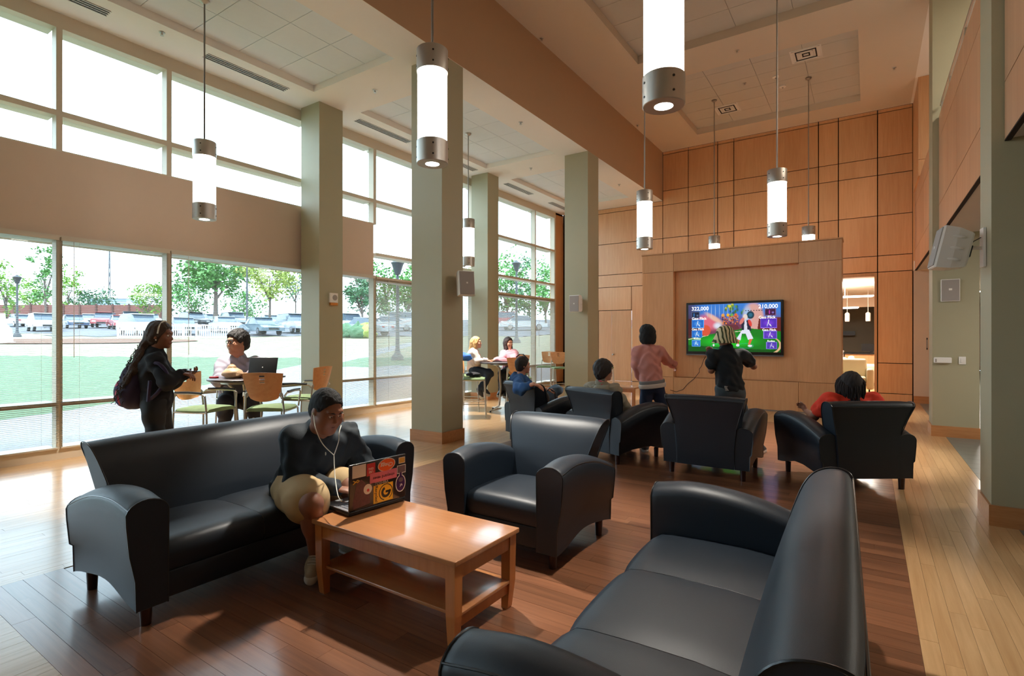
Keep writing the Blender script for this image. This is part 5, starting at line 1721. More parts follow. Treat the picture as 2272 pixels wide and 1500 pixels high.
def head(S, c, f, sc=1.0, up=UP, male=True, fat=0.0):
    """skull, jaw, nose, lips, ears and eye sockets; c is the middle of the head"""
    r, f, u = frame(f, up); A = (r, f, u); q = lambda x, y, z: c + (r * x + f * y + u * z) * sc
    e = lambda p, rd, k=.02, op='+': S.ell(q(*p), [x * sc for x in rd], A, k * sc, op)
    e((0, -.012, .032), (.077, .097, .092)); e((0, .022, -.035), (.064 if male else .059, .074, .082), .03)
    e((0, .066, -.098), (.030 if male else .024, .024, .020), .02)
    e((0, .078, .034), (.054, .02, .014), .02)
    if fat:
        e((0, .010, -.045), (.074 + .01 * fat, .070, .075), .04); e((0, .045, -.105), (.05, .04, .03), .04)
        for s in (-1, 1): e((s * .05, .052, -.035), (.03, .034, .04), .03)
    for s in (-1, 1):
        e((s * .042, .058, -.025), (.024, .028, .028), .02)
        e((s * .079, -.008, -.004), (.010, .020, .032), .008)
        e((s * .031, .094, .010), (.019, .014, .012), .012, '-')
    S.cone(q(0, .085, .012), q(0, .101, -.026), .008 * sc, .0125 * sc, .010 * sc)
    for s in (-1, 1): e((s * .012, .093, -.030), (.010, .010, .008), .006)
    for s in (-1, 1): e((s * .031, .082, .0175), (.0165, .0135, .0085), .004)
    e((0, .089, -.060), (.026, .012, .0065), .006); e((0, .087, -.072), (.022, .012, .0075), .006)
    return q
def face(q, c, f, parent, org, sc, lipc, browc, eyes=True, hairy=.0025, up=UP):
    r, f, u = frame(f, up)
    M = Matrix.Translation(-Vector(org))
    if eyes:
        for s in (-1, 1):
            MB().ell((0, 0, 0), (.0125 * sc,) * 3, M=Matrix.Translation(q(s * .031, .0785, .007) - Vector(org)), nu=12, nv=8).build('eyeball', MATS['eye_white'], parent, 60)
            MB().ell((0, 0, 0), (.0062 * sc,) * 3, M=Matrix.Translation(q(s * .031, .0862, .0055) - Vector(org)), nu=10, nv=6).build('iris', MATS['eye_dark'], parent, 60)
    for s in (-1, 1):
        MB().tube([q(s * .014, .094, .026) - Vector(org), q(s * .032, .096, .032) - Vector(org), q(s * .052, .080, .027) - Vector(org)], [.0035 * sc, .004 * sc, .0015 * sc], 6).build('eyebrow', browc, parent, 60)
    MB().tube([q(-.024, .088, -.066) - Vector(org), q(-.010, .0975, -.063) - Vector(org), q(0, .0985, -.064) - Vector(org), q(.010, .0975, -.063) - Vector(org), q(.024, .088, -.066) - Vector(org)], [.002 * sc, .0055 * sc, .006 * sc, .0055 * sc, .002 * sc], 8).build('lips', lipc, parent, 60)
mat('eye_white', (222, 216, 208), .2); mat('eye_dark', (34, 22, 18), .1)
def hand(S, w, d, n, th, curl=.5, sc=1.0, spread=.010, thumb=1.0):
    """w wrist, d towards the fingers, n palm side, th side of the thumb"""
    d = Vector(d).normalized(); n = Vector(n); n = (n - d * n.dot(d)).normalized(); s = d.cross(n); s = s if s.dot(Vector(th)) > 0 else -s
    P = lambda a, b, c: w + (d * a + s * b + n * c) * sc
    S.ell(P(.048, 0, 0), (.050 * sc, .040 * sc, .0155 * sc), (d, s, n), .012)
    S.ell(P(.035, .022, .008), (.032 * sc, .016 * sc, .014 * sc), (d, s, n), .012)
    for i, (off, L, r_) in enumerate(((.029, .070, .0088), (.010, .078, .0090), (-.010, .073, .0086), (-.028, .057, .0078))):
        a = 0.25 * curl; p = P(.084 - .004 * abs(i - 1), off, 0); out = s * (off * spread * 12)
        pts = [P(.055, off * .9, 0), p]
        for q, fr in enumerate((.45, .32, .23)):
            a += curl * (.75, .85, .6)[q]
            v = (d + out).normalized() * math.cos(a) + n * math.sin(a)
            p = p + v * L * fr * sc; pts.append(p)
        S.chain(pts, [r_ * 1.1 * sc, r_ * 1.05 * sc, r_ * sc, r_ * .92 * sc, r_ * .8 * sc], .004)
    a = .35 * curl
    t0, t1 = P(.020, .026, .004), P(.045, .050 * thumb, .014)
    t2 = t1 + (d * .8 + s * .35 * thumb + n * (.35 + a)).normalized() * .033 * sc
    t3 = t2 + (d * .95 + s * .05 + n * (.3 + a)).normalized() * .027 * sc
    S.chain([t0, t1, t2, t3], [.014 * sc, .0115 * sc, .0098 * sc, .008 * sc], .006)
def person(label, J, skin, head_f, hs=1.0, build=1.0, vox=.007, male=True, shirt=None, pants=None, shoes=None, sleeves='long', legs='long', hands=None,
           shirt_hem=None, neck_r=.052, wr=.0035, up=UP, chestf=None, lip=None, shoe_m=None, hand_sc=1.0, brow=None, feetdir=None, eyes=True, collar=.0, fat=0.0):
    """J: dict of joints in world space"""
    org = Vector((J['pel'].x, J['pel'].y, 0))
    root = thing('person', label, 'person', org)
    root['org'] = tuple(org)
    bpy.context.view_layer.update()
    b = build
    lat = (J['shR'] - J['shL']).normalized()
    spine = (J['neck'] - J['pel']).normalized()
    fwd = spine.cross(lat).normalized()
    lat = fwd.cross(spine).normalized()
    plat = (J['hipR'] - J['hipL']).normalized()
    def torso(S, o):
        S.ell(J['pel'], ((.155 + o) * b, (.115 + o) * b, .125 + o), (lat, fwd, spine), .06)
        for q_ in (.3, .6):
            S.ell(J['pel'].lerp(J['chest'], q_) + fwd * .012, ((.140 + o) * b, (.110 + o) * b, .13 + o), (lat, fwd, spine), .06)
        S.ell(J['chest'], ((.160 + o) * b, (.112 + o) * b, .155 + o), (lat, fwd, spine), .06)
        for s in ('R', 'L'):
            S.cone(J['chest'].lerp(J['neck'], .55), J['sh' + s], .062 + o, .054 * b + o, .05)
        if not male:
            for s in (-1, 1): S.ell(J['chest'] + lat * s * .075 + fwd * .085 - spine * .02, (.062 + o, .055 + o, .06 + o), (lat, fwd, spine), .04)
        S.cone(J['chest'].lerp(J['neck'], .7), J['neck'], .07 * b + o * .5, neck_r + .012 + o * .6, .04)
    def arm(S, s, o, upto=1.0, fore=1.0):
        a, e, w = J['sh' + s], J['el' + s], J['wr' + s]
        if upto < 1: S.cone(a, a.lerp(e, upto), .056 * b + o, .047 * b + o * 1.6, .03); return
        o2 = o * 1.5 if o else 0
        S.cone(a, e, .055 * b + o, .041 * b + o2, .035); S.cone(e, e.lerp(w, fore), .041 * b + o2, (.041 + (.027 - .041) * fore) * (b * .5 + .5) + o * 1.1, .02)
    def leg(S, s, o, upto=1.0, flare=0.0):
        h, k, a = J['hip' + s], J['kn' + s], J['an' + s]
        S.cone(h, h.lerp(k, min(1, upto)), .088 * b + o, (.088 + (.056 - .088) * min(1, upto)) * b + o * (1 + (upto < 1) * 1.2), .05)
        if upto < 1: return
        S.cone(k, a, .054 * b + o, .036 + o + flare, .03)
        ca = k.lerp(a, .3); back = (h - k).normalized(); back = (back - (a - k).normalized() * back.dot((a - k).normalized()))
        S.ell(ca + back * .014, (.05 * b + o, .05 * b + o, .11 + o), None if abs((a - k).normalized().z) > .8 else (lat, fwd, spine), .04)
    S = SDF()
    q = head(S, J['head'], head_f, hs, up, male, fat)
    S.cone(q(0, -.018, -.055), J['neck'], neck_r, neck_r + .004, .03)
    torso(S, 0)
    for s in ('R', 'L'):
        arm(S, s, 0)
        if hands and s in hands: hand(S, J['wr' + s], *hands[s][:3], **hands[s][3])
        leg(S, s, 0)
        toe = J['toe' + s]
        S.cone(J['an' + s] - UP * .02, toe, .036, .028, .03)
    body = S.obj('body', skin, root, vox)
    if brow is not None: face(q, J['head'], head_f, root, org, hs, lip or skin, brow, eyes, up=up)
    if shirt is not None:
        S = SDF(); torso(S, .015)
        S.plane(J['pel'] - spine * (.07 if shirt_hem is None else shirt_hem), -spine)
        for s in ('R', 'L'):
            if sleeves == 'long': arm(S, s, .013, 1.0, .93)
            elif sleeves == 'push': arm(S, s, .013, 1.0, .6)
            elif sleeves == 'short': arm(S, s, .014, .58)
        # neckline: remove a ball at the throat
        S.ell(J['neck'] + spine * .055 + fwd * .03, (neck_r + .012, neck_r + .03, .05), (lat, fwd, spine), .01, '-')
        S.obj('shirt', shirt, root, vox, wr=wr * 1.2, wf=42, seed=len(label))
        if collar:
            S = SDF(); nd = (J['head'] - J['neck']).normalized(); c0 = J['neck'] + nd * .004 + fwd * .006
            S.cone(c0 - nd * .03, c0 + nd * .028, neck_r + .032, neck_r + .020, .01)
            S.ell(c0 + nd * .06 + fwd * .06, (.035, .06, .075), (lat, fwd, nd), .01, '-')
            S.cone(c0 + nd * .0, c0 + nd * .09, neck_r + .012, neck_r + .012, .004, '-')
            S.obj('collar', shirt, root, min(vox, .006))
    if pants is not None:
        S = SDF()
        S.ell(J['pel'], ((.155 + .012) * b, (.115 + .012) * b, .13), (lat, fwd, spine), .06)
        S.plane(J['pel'] + spine * .085, spine)
        for s in ('R', 'L'):
            if legs == 'long': leg(S, s, .011, 1.0, .006)
            else: leg(S, s, .024, legs)
        S.obj('trousers', pants, root, vox, wr=wr * 1.0, wf=26, seed=len(label) + 3)
    if shoe_m is not None:
        for s in ('R', 'L'):
            S = SDF(); an, toe = J['an' + s], J['toe' + s]
            d = (toe - an); d = d.normalized()
            heel = an - UP * .035 - Vector((d.x, d.y, 0)) * .03
            S.cone(an - UP * .005, an - UP * .03, .043, .046, .03); S.cone(heel, an.lerp(toe, .5) - UP * .01, .045, .046, .03); S.cone(an.lerp(toe, .4), toe, .046, .038, .03)
            so2 = S.obj('shoe', shoe_m, root, min(vox, .006))
            S = SDF(); S.cone(heel - UP * .03, toe - UP * .022 + d * .004, .047, .041, .01)
            S.plane(heel - UP * .028, UP)
            so2['org'] = tuple(org)
            S.obj('sole', MATS['sole_white'], so2, min(vox, .006))
    root['lat'] = tuple(lat); root['fwd'] = tuple(fwd)
    return root, q, org, lat, fwd, spine
mat('sole_white', (200, 196, 188), .6)
def cap_hair(S, c, f, sc=1.0, up=UP, thick=.008, front=.04, low=-.02):
    r, f, u = frame(f, up); A = (r, f, u)
    S.ell(c + (f * -.014 + u * .036) * sc, ((.078 + thick) * sc, (.098 + thick) * sc, (.092 + thick) * sc), A, .02)
    S.ell(c + (f * -.045 + u * -.01) * sc, ((.070 + thick) * sc, (.060 + thick) * sc, (.075 + thick) * sc), A, .02)
    S.plane(c + (f * front + u * .045) * sc, f * .86 - u * .5)
    return r, f, u
def J_(**k): return k

# ---- 1 the man typing on the sofa
sk1 = skinm('dark_brown', (140, 94, 72)); navy = mat('navy_pullover', (24, 34, 42), .8, var=.12, nscale=8, bump=.15, bscale=220)
khaki = mat('khaki_cotton', (184, 156, 112), .8, var=.08, bump=.15, bscale=200); blackhair = mat('black_hair', (14, 12, 12), .75, bump=.6, bscale=350)
lip1 = mat('lips_brown', (128, 78, 68), .4); sneaker = mat('grey_sneaker', (168, 160, 146), .6, var=.15, nscale=30)
hf = V3(.80, .02, -.34)
J = J_(head=at(724, 911, 3.46), neck=at(708, 957, 3.62), chest=at(704, 1010, 3.74), pel=at(668, 1080, 3.88), shR=at(655, 974, 3.55), shL=at(766, 966, 3.86),
       elR=at(658, 1062, 3.55), wrR=at(746, 1084, 3.46), elL=at(812, 1040, 4.0), wrL=at(828, 1075, 3.72), hipR=at(652, 1085, 3.72), hipL=at(705, 1072, 3.98),
       knR=at(690, 1118, 3.27), knL=at(772, 1082, 3.62), anR=at(700, 1236, 3.42), anL=at(770, 1200, 3.86), toeR=at(690, 1274, 3.30), toeL=at(790, 1213, 3.74))
p1, q1, o1, lat1, fw1, sp1 = person('man with earphones in a navy pullover and khaki shorts typing on the sofa', J, sk1, hf, hs=1.08, build=1.25, fat=.6, vox=.0055, shirt=navy, pants=khaki, legs=.80, sleeves='long', neck_r=.062,
    hands={'R': (V3(.75, .45, -.12), V3(0, 0, -1), V3(0, 1, .1), dict(curl=.45, sc=1.12)), 'L': (V3(.5, -.5, -.25), V3(0, 0, -1), V3(0, -1, .1), dict(curl=.45, sc=1.12))},
    shirt_hem=.02, shoe_m=sneaker, lip=lip1, brow=blackhair, collar=1.0)
S = SDF(); cap_hair(S, J['head'], hf, 1.08, thick=.005, front=.046); S.obj('hair', blackhair, p1, .005, wr=.001, wf=200)
# laces and letter mark on the shoes
for (a, t_) in ((J['anR'], J['toeR']), (J['anL'], J['toeL'])):
    mb = MB(); d = (t_ - a).normalized(); sd = d.cross(UP).normalized(); upn = sd.cross(d)
    for k in range(4):
        c = a.lerp(t_, .28 + .16 * k) + upn * .048 - o1
        mb.tube([c - sd * .024, c + upn * .003, c + sd * .024], .0035, 6)
    mb = mb.build('shoe_laces', MATS['sole_white'], p1); mb['kind'] = 'stuff'
wirem = mat('white_cord', (228, 222, 206), .5)
ear = q1(.086, .0, -.012); ear2 = q1(-.084, .01, -.012)
jn = at(741, 1010, 3.46)
e1 = MB().tube(cat_([ear - o1, at(700, 950, 3.26) - o1, at(716, 985, 3.32) - o1, jn - o1]), .0028, 6).build('earphone_wire', wirem, p1, 60)
MB().tube(cat_([at(757, 944, 3.50) - o1, at(752, 962, 3.44) - o1, at(751, 980, 3.44) - o1, jn - o1]), .0028, 6).build('earphone_wire', wirem, p1, 60)
MB().tube(cat_([jn - o1, at(742, 1040, 3.42) - o1, at(744, 1065, 3.36) - o1, at(750, 1100, 3.22) - o1, at(758, 1112, 3.16) - o1]), .0028, 6).build('earphone_wire', wirem, p1, 60)
MB().ell((0, 0, 0), (.008, .012, .012), M=Matrix.Translation(ear - o1)).build('earbud', wirem, p1, 60)
e = MB().ell((0, 0, 0), (.004, .004, .012), M=Matrix.Translation(J['neck'] + fw1 * .145 - sp1 * .07 - o1)).build('zip_pull', wirem, p1, 60)

# ---- 2 the woman standing with a backpack
sk2 = skinm('brown', (136, 88, 66)); blk = mat('black_knit', (18, 18, 24), .85, var=.1, bump=.15, bscale=200); legg = mat('black_leggings', (14, 15, 16), .7)
curl = mat('curly_brown_hair', (64, 42, 28), .6, var=.5, nscale=40, bump=.8, bscale=120); lip2 = mat('lips_rose', (150, 86, 80), .4)
t2 = 5.2
hf = (CAMR * .96 + CAMF * .15 - UP * .05)
J = J_(head=at(356, 745, t2), neck=at(345, 783, t2), chest=at(338, 822, t2), pel=at(347, 893, t2), shR=at(346, 801, t2 - .15), shL=at(346, 801, t2 + .19), elR=at(372, 850, t2 - .22), elL=at(385, 850, t2 + .12),
       wrR=at(402, 829, t2 - .1), wrL=at(412, 829, t2 + .1), hipR=at(342, 905, t2 - .09), hipL=at(352, 905, t2 + .1), knR=at(346, 990, t2 - .1), knL=at(368, 988, t2 + .1), anR=at(347, 1068, t2 - .1), anL=at(372, 1066, t2 + .1),
       toeR=at(372, 1079, t2 - .12), toeL=at(396, 1076, t2 + .1))
p2, q2, o2, lat2, fw2, sp2 = person('woman with long curly ponytail and purple backpack standing in black by the windows', J, sk2, hf, hs=1.03, build=.93, vox=.007, male=False, shirt=blk, pants=legg, neck_r=.046,
    hands={'R': (CAMR - UP * .1, -UP, CAMF, dict(curl=.55)), 'L': (CAMR + UP * .05, UP, -CAMF, dict(curl=.7))}, shirt_hem=.10, shoe_m=MATS['black_plastic'], lip=lip2, brow=curl, collar=1.0)
S = SDF(); r_, f_, u_2 = cap_hair(S, J['head'], hf, 1.03, thick=.008, front=.05)
S.chain([q2(0, -.10, .03), at(331, 742, t2), at(322, 765, t2 - .03), at(312, 790, t2 - .06), at(300, 818, t2 - .1), at(286, 845, t2 - .13), at(272, 868, t2 - .15)], [.022, .028, .034, .040, .044, .036, .012], .02)
S.obj('hair', curl, p2, .007, wr=.0028, wf=75)
cur = MB(); g = random.Random(4)
for k in range(70):
    a = g.uniform(.15, 1); b0 = at(331, 742, t2).lerp(at(275, 862, t2 - .15), a) + Vector((g.uniform(-.06, .06), g.uniform(-.06, .06), g.uniform(-.02, .02)))
    pts = []
    L = g.uniform(.08, .2); ph = g.uniform(0, 6.3)
    for i in range(12):
        z = i / 11
        pts.append(b0 + (at(275, 862, t2) - at(331, 742, t2)).normalized() * L * z + Vector((math.cos(ph + z * 13) * .010, math.sin(ph + z * 13) * .010, 0)) - o2)
    cur.tube(pts, .0035, 4)
cur = cur.build('curls', curl, p2, 60); cur['kind'] = 'stuff'
MB().tube([q2(s_ * .092, .035 - abs(s_) * .02, .02 + .122 * (1 - s_ * s_) ** .5) - o2 for s_ in [x / 8 for x in range(-8, 9)]], .007, 6).build('headband', wirem, p2, 60)
MB().ell((0, 0, 0), (.006,) * 3, M=Matrix.Translation(q2(.082, .0, -.04) - o2)).build('earring', wirem, p2, 60)
ph_ = thing('phone', 'dark smartphone held by the standing woman', 'phone', at(423, 826, t2), TH)
MB().rbox(-.03, .07, -.035, .035, .012, .021, .006, M=Matrix.Rotation(R(8), 4, 'Y')).build('phone_body', blackm, ph_, 40)
MB().box(-.026, .066, -.031, .031, .0205, .0215, M=Matrix.Rotation(R(8), 4, 'Y')).build('screen', mat('phone_screen', (70, 66, 74), .1), ph_)
# backpack: carried, so a thing of its own
pack = mat('pack_purple', (40, 26, 62), .7, var=.2)
nt = mat('pack_print', (120, 40, 70), .7, var=.2, nscale=10).node_tree
vo = nt.nodes.new('ShaderNodeTexVoronoi'); vo.inputs['Scale'].default_value = 22
tc = nt.nodes.new('ShaderNodeTexCoord'); nt.links.new(tc.outputs['Object'], vo.inputs['Vector'])
cr = nt.nodes.new('ShaderNodeValToRGB'); cr.color_ramp.interpolation = 'CONSTANT'
cr.color_ramp.elements[0].color = (*lin((44, 26, 66)), 1)
for p_, c_ in ((.3, (178, 44, 84)), (.5, (70, 60, 120)), (.62, (210, 90, 110)), (.8, (36, 24, 54))):
    el_ = cr.color_ramp.elements.new(p_); el_.color = (*lin(c_), 1)
sx_ = nt.nodes.new('ShaderNodeSeparateColor'); nt.links.new(vo.outputs['Color'], sx_.inputs[0]); nt.links.new(sx_.outputs[0], cr.inputs[0])
nt.links.new(cr.outputs[0], nt.nodes['Principled BSDF'].inputs['Base Color'])
bo = at(300, 860, t2 - .03)
bp_ = thing('backpack', 'purple backpack with pink and red print on the standing woman', 'backpack', (bo.x, bo.y, 0)); bp_['org'] = tuple(Vector((bo.x, bo.y, 0)))
bpy.context.view_layer.update()
S = SDF(); S.ell(at(305, 852, t2 - .03), (.13, .12, .20), (CAMF, CAMR, UP), .03); S.ell(at(298, 872, t2 - .03), (.13, .13, .14), (CAMF, CAMR, UP), .05)
S.obj('bag_body', pack, bp_, .008, wr=.004, wf=30)
S = SDF(); S.ell(at(278, 870, t2 - .05), (.10, .065, .13), (CAMF, CAMR, UP), .03); S.obj('front_pocket', MATS['pack_print'], bp_, .008, wr=.003, wf=30)
MB().tube(cat_([at(325, 815, t2 - .16) - Vector((bo.x, bo.y, 0)), at(350, 806, t2 - .24) - Vector((bo.x, bo.y, 0)), at(372, 835, t2 - .24) - Vector((bo.x, bo.y, 0)), at(352, 868, t2 - .26) - Vector((bo.x, bo.y, 0)), at(335, 885, t2 - .2) - Vector((bo.x, bo.y, 0))]), .016, 6).build('shoulder_strap', pack, bp_, 60)
MB().box(-.012, .012, -.012, .012, -.2, .0, M=Matrix.Translation(at(333, 845, t2 - .27) - Vector((bo.x, bo.y, 0))) @ Matrix.Rotation(R(12), 4, 'Y')).build('strap_end', pack, bp_)

# ---- 3 the man with glasses at the bar table
sk3 = skinm('tan', (178, 124, 98)); grey3 = mat('light_grey_shirt', (150, 145, 158), .75, var=.05, bump=.12, bscale=200); trous = mat('charcoal_trousers', (40, 42, 52), .8)
lip3 = mat('lips_tan', (160, 100, 88), .4)
t3 = 7.1
hf = -CAMR * .5 - CAMF * .87 - UP * .08
J = J_(head=at(527, 759, t3 - .1), neck=at(528, 793, t3), chest=at(528, 833, t3 + .05), pel=at(530, 882, t3 + .12), shR=at(497, 810, t3), shL=at(565, 808, t3 + .05), elR=at(486, 845, t3 - .2), elL=at(580, 842, t3 - .15),
       wrR=at(528, 830, t3 - .38), wrL=at(556, 829, t3 - .34), hipR=at(512, 886, t3 + .05), hipL=at(548, 886, t3 + .08), knR=at(500, 893, t3 - .42), knL=at(562, 893, t3 - .35), anR=at(498, 955, t3 - .2), anL=at(572, 950, t3 - .1),
       toeR=at(500, 975, t3 - .38), toeL=at(575, 968, t3 - .3))
p3, q3, o3, lat3, fw3, sp3 = person('man with glasses and curly dark hair in a light grey shirt at the bar table', J, sk3, hf, hs=1.2, build=1.4, fat=1.2, vox=.007, shirt=grey3, pants=trous, neck_r=.062,
    hands={'R': (CAMR + UP * .0, -UP, -CAMF, dict(curl=.6)), 'L': (-CAMR, -UP, -CAMF, dict(curl=.7))}, shirt_hem=.10, shoe_m=MATS['black_plastic'], lip=lip3, brow=blackhair, collar=1.0)
dhair = mat('dark_curly_hair', (26, 22, 22), .7, bump=.8, bscale=90)
S = SDF(); cap_hair(S, J['head'], hf, 1.2, thick=.014, front=.052); S.obj('hair', dhair, p3, .007, wr=.0035, wf=90)
gm = MB()
for s in (-1, 1):
    cx = s * .033
    gm.tube([q3(cx + .027 * math.cos(a), .104 - .012 * abs(cx + .027 * math.cos(a)) / .06, .008 + .018 * math.sin(a)) - o3 for a in [2 * math.pi * k / 14 for k in range(14)]], .0034, 6, closed=True)
    gm.tube([q3(s * .060, .095, .014) - o3, q3(s * .082, .0, .012) - o3], .003, 6)
gm.tube([q3(-.007, .105, .012) - o3, q3(.007, .105, .012) - o3], .003, 6)
gm = gm.build('glasses', blackm, p3, 60)
MB().box(-.035, .035, -.004, .004, -.02, .02, M=Matrix.Translation(J['chest'] + lat3 * .05 + fw3 * .175 + sp3 * .05 - o3) @ Matrix.Rotation(TH, 4, 'Z')).build('name_badge', MATS['navy_pullover'], p3)

# ---- 4 the blonde woman, 5 the woman in pink
pale = skinm('fair', (206, 150, 124)); cream_ = mat('cream_blouse', (222, 206, 198), .8, bump=.2, bscale=200); jeans = mat('blue_jeans', (44, 56, 72), .85, var=.15, bump=.2, bscale=260)
blonde = mat('blonde_hair', (206, 166, 108), .5, var=.25, nscale=30, bump=.5, bscale=200); lip4 = mat('lips_pink', (178, 96, 92), .4)
t4 = 11.45
hf = CAMR * .93 - CAMF * .1 + UP * .1
J = J_(head=at(1057, 761, t4), neck=at(1052, 776, t4), chest=at(1050, 792, t4), pel=at(1051, 818, t4 + .05), shR=at(1050, 784, t4 - .17), shL=at(1050, 784, t4 + .17), elR=at(1060, 801, t4 - .22), elL=at(1064, 800, t4 + .2),
       wrR=at(1078, 801, t4 - .2), wrL=at(1080, 800, t4 + .1), hipR=at(1052, 822, t4 - .06), hipL=at(1052, 822, t4 + .1), knR=at(1088, 829, t4 - .15), knL=at(1084, 826, t4 + .12), anR=at(1064, 864, t4 - .2), anL=at(1072, 862, t4 + .1),
       toeR=at(1069, 880, t4 - .22), toeL=at(1084, 874, t4 + .1))
p4, q4, o4, *_r = person('blonde woman in a cream top and jeans on the stool beside the speaker column', J, pale, hf, hs=1.0, build=.95, vox=.009, male=False, shirt=cream_, pants=jeans, neck_r=.046,
    hands={'R': (CAMR, -UP, CAMF, dict(curl=.5)), 'L': (CAMR, -UP, -CAMF, dict(curl=.5))}, shirt_hem=.10, shoe_m=mat('grey_trainer', (60, 62, 66), .6), lip=lip4, brow=blonde, eyes=True)
S = SDF(); cap_hair(S, J['head'], hf, 1.0, thick=.012, front=.05)
S.cone(q4(0, -.07, 0), q4(0, -.16, -.20), .07, .035, .04); S.cone(q4(0, -.05, -.05), q4(.03, -.11, -.22), .065, .03, .04); S.cone(q4(.05, -.01, -.02), q4(.06, -.05, -.16), .04, .03, .03)
S.obj('hair', blonde, p4, .008, wr=.002, wf=90)
brun = mat('brown_hair', (56, 36, 34), .5, var=.2, bump=.5, bscale=200); pink = mat('pink_fleece', (214, 158, 172), .9, var=.05, bump=.2, bscale=160)
t5 = 11.9
hf = CAMR * .62 - CAMF * .75 + UP * .02
J = J_(head=at(1128, 762, t5), neck=at(1130, 779, t5), chest=at(1132, 794, t5), pel=at(1134, 819, t5 + .08), shR=at(1119, 785, t5), shL=at(1142, 785, t5), elR=at(1113, 799, t5 - .25), elL=at(1140, 803, t5 - .3),
       wrR=at(1099, 799, t5 - .55), wrL=at(1104, 800, t5 - .5), hipR=at(1127, 823, t5), hipL=at(1138, 823, t5), knR=at(1113, 829, t5 - .35), knL=at(1120, 832, t5 - .42), anR=at(1112, 868, t5 - .3), anL=at(1124, 870, t5 - .3),
       toeR=at(1106, 876, t5 - .42), toeL=at(1120, 878, t5 - .45))
p5, q5, o5, *_r = person('brown-haired woman in a pink fleece leaning on the round bar table', J, pale, hf, hs=1.02, build=1.05, vox=.009, male=False, shirt=pink, pants=legg, neck_r=.046,
    hands={'R': (-CAMR, -UP, -CAMF, dict(curl=.8)), 'L': (-CAMR, -UP, CAMF, dict(curl=.8))}, shirt_hem=.10, shoe_m=MATS['black_plastic'], lip=lip4, brow=brun)
S = SDF(); cap_hair(S, J['head'], hf, 1.02, thick=.012, front=.055)
for s in (-1, 1): S.cone(q5(s * .065, -.01, .03), q5(s * .062, .02, -.13), .03, .026, .03)
S.cone(q5(0, -.06, 0), q5(0, -.06, -.13), .075, .06, .03)
S.obj('hair', brun, p5, .008, wr=.002, wf=90)

# ---- 6 the man in the blue hoodie in the leftmost armchair of the row
blue = mat('blue_hoodie', (44, 92, 150), .85, var=.08, bump=.2, bscale=180); denim = mat('denim_grey', (62, 82, 100), .85, var=.2, nscale=10, bump=.2, bscale=260)
t6 = 8.12
hf = CAMR * .97 + CAMF * .18 - UP * .03
J = J_(head=at(1161, 811, t6), neck=at(1155, 836, t6), chest=at(1152, 862, t6 + .05), pel=at(1165, 910, t6 + .25), shR=at(1151, 845, t6 - .12), shL=at(1160, 845, t6 + .2), elR=at(1152, 864, t6 - .58), elL=at(1184, 866, t6 + .3),
       wrR=at(1184, 852, t6 - .78), wrL=at(1212, 864, t6 + .1), hipR=at(1170, 912, t6 + .18), hipL=at(1176, 905, t6 + .38), knR=at(1236, 866, t6 + .35), knL=at(1222, 885, t6 + .75), anR=at(1198, 905, t6 + .6), anL=at(1240, 935, t6 + .9),
       toeR=at(1190, 925, t6 + .62), toeL=at(1258, 948, t6 + .95))
p6, q6, o6, lat6, fw6, sp6 = person('dark-haired man in a blue hoodie with his arm over the armchair', J, pale, hf, hs=1.0, build=1.05, vox=.0075, shirt=blue, pants=denim, sleeves='push', neck_r=.054,
    hands={'R': (CAMR * .9 - UP * .22 - CAMF * .35, -UP * .9 + CAMR * -.2, CAMF, dict(curl=.45, sc=1.12)), 'L': (CAMR, -UP, -CAMF, dict(curl=.7, sc=1.05))}, shirt_hem=.07, shoe_m=MATS['grey_trainer'] if 'grey_trainer' in MATS else blackm, lip=lip4, brow=blackhair, wr=.005)
S = SDF(); cap_hair(S, J['head'], hf, 1.0, thick=.013, front=.05); S.obj('hair', mat('dark_brown_hair', (34, 26, 24), .6, bump=.6, bscale=160), p6, .007, wr=.0018, wf=120)
S = SDF(); S.ell(J['neck'] - CAMR * .075 - UP * .02, (.10, .06, .075), (CAMF, CAMR, UP), .03); S.ell(J['neck'] - CAMR * .09 - UP * .06, (.08, .05, .06), (CAMF, CAMR, UP), .03); S.obj('hood', blue, p6, .008, wr=.005, wf=40)
bk6 = at(1206, 884, 7.95)
kb6 = thing('black_bag', 'black bag with handle standing in the armchair by the blue hoodie', 'bag', (bk6.x, bk6.y, bk6.z - .12))
lump(MB(), .09, .08, .13, 31, .1).build('bag_body', blackm, kb6, 60)
MB().tube([(.02, 0, .2), (.08, .04, .27), (.15, .08, .22), (.16, .08, .10)], .010, 6).build('handle', blackm, kb6, 60)

# ---- 7 the woman in the grey hoodie
greyh = mat('grey_hoodie', (152, 144, 126), .9, var=.08, bump=.25, bscale=160); pinkt = mat('pink_tshirt', (206, 70, 90), .8)
t7 = 7.12
hf = CAMR * .93 + CAMF * .33 + UP * .04
J = J_(head=at(1340, 823, t7), neck=at(1335, 852, t7), chest=at(1341, 886, t7 + .02), pel=at(1352, 935, t7 + .15), shR=at(1364, 868, t7 - .03), shL=at(1312, 862, t7 + .2), elR=at(1386, 905, t7 - .02), elL=at(1305, 905, t7 + .35),
       wrR=at(1398, 925, t7 + .25), wrL=at(1330, 920, t7 + .55), hipR=at(1366, 938, t7 + .15), hipL=at(1338, 938, t7 + .28), knR=at(1395, 925, t7 + .6), knL=at(1370, 922, t7 + .68), anR=at(1402, 985, t7 + .75), anL=at(1378, 985, t7 + .8),
       toeR=at(1408, 990, t7 + .9), toeL=at(1385, 990, t7 + .92))
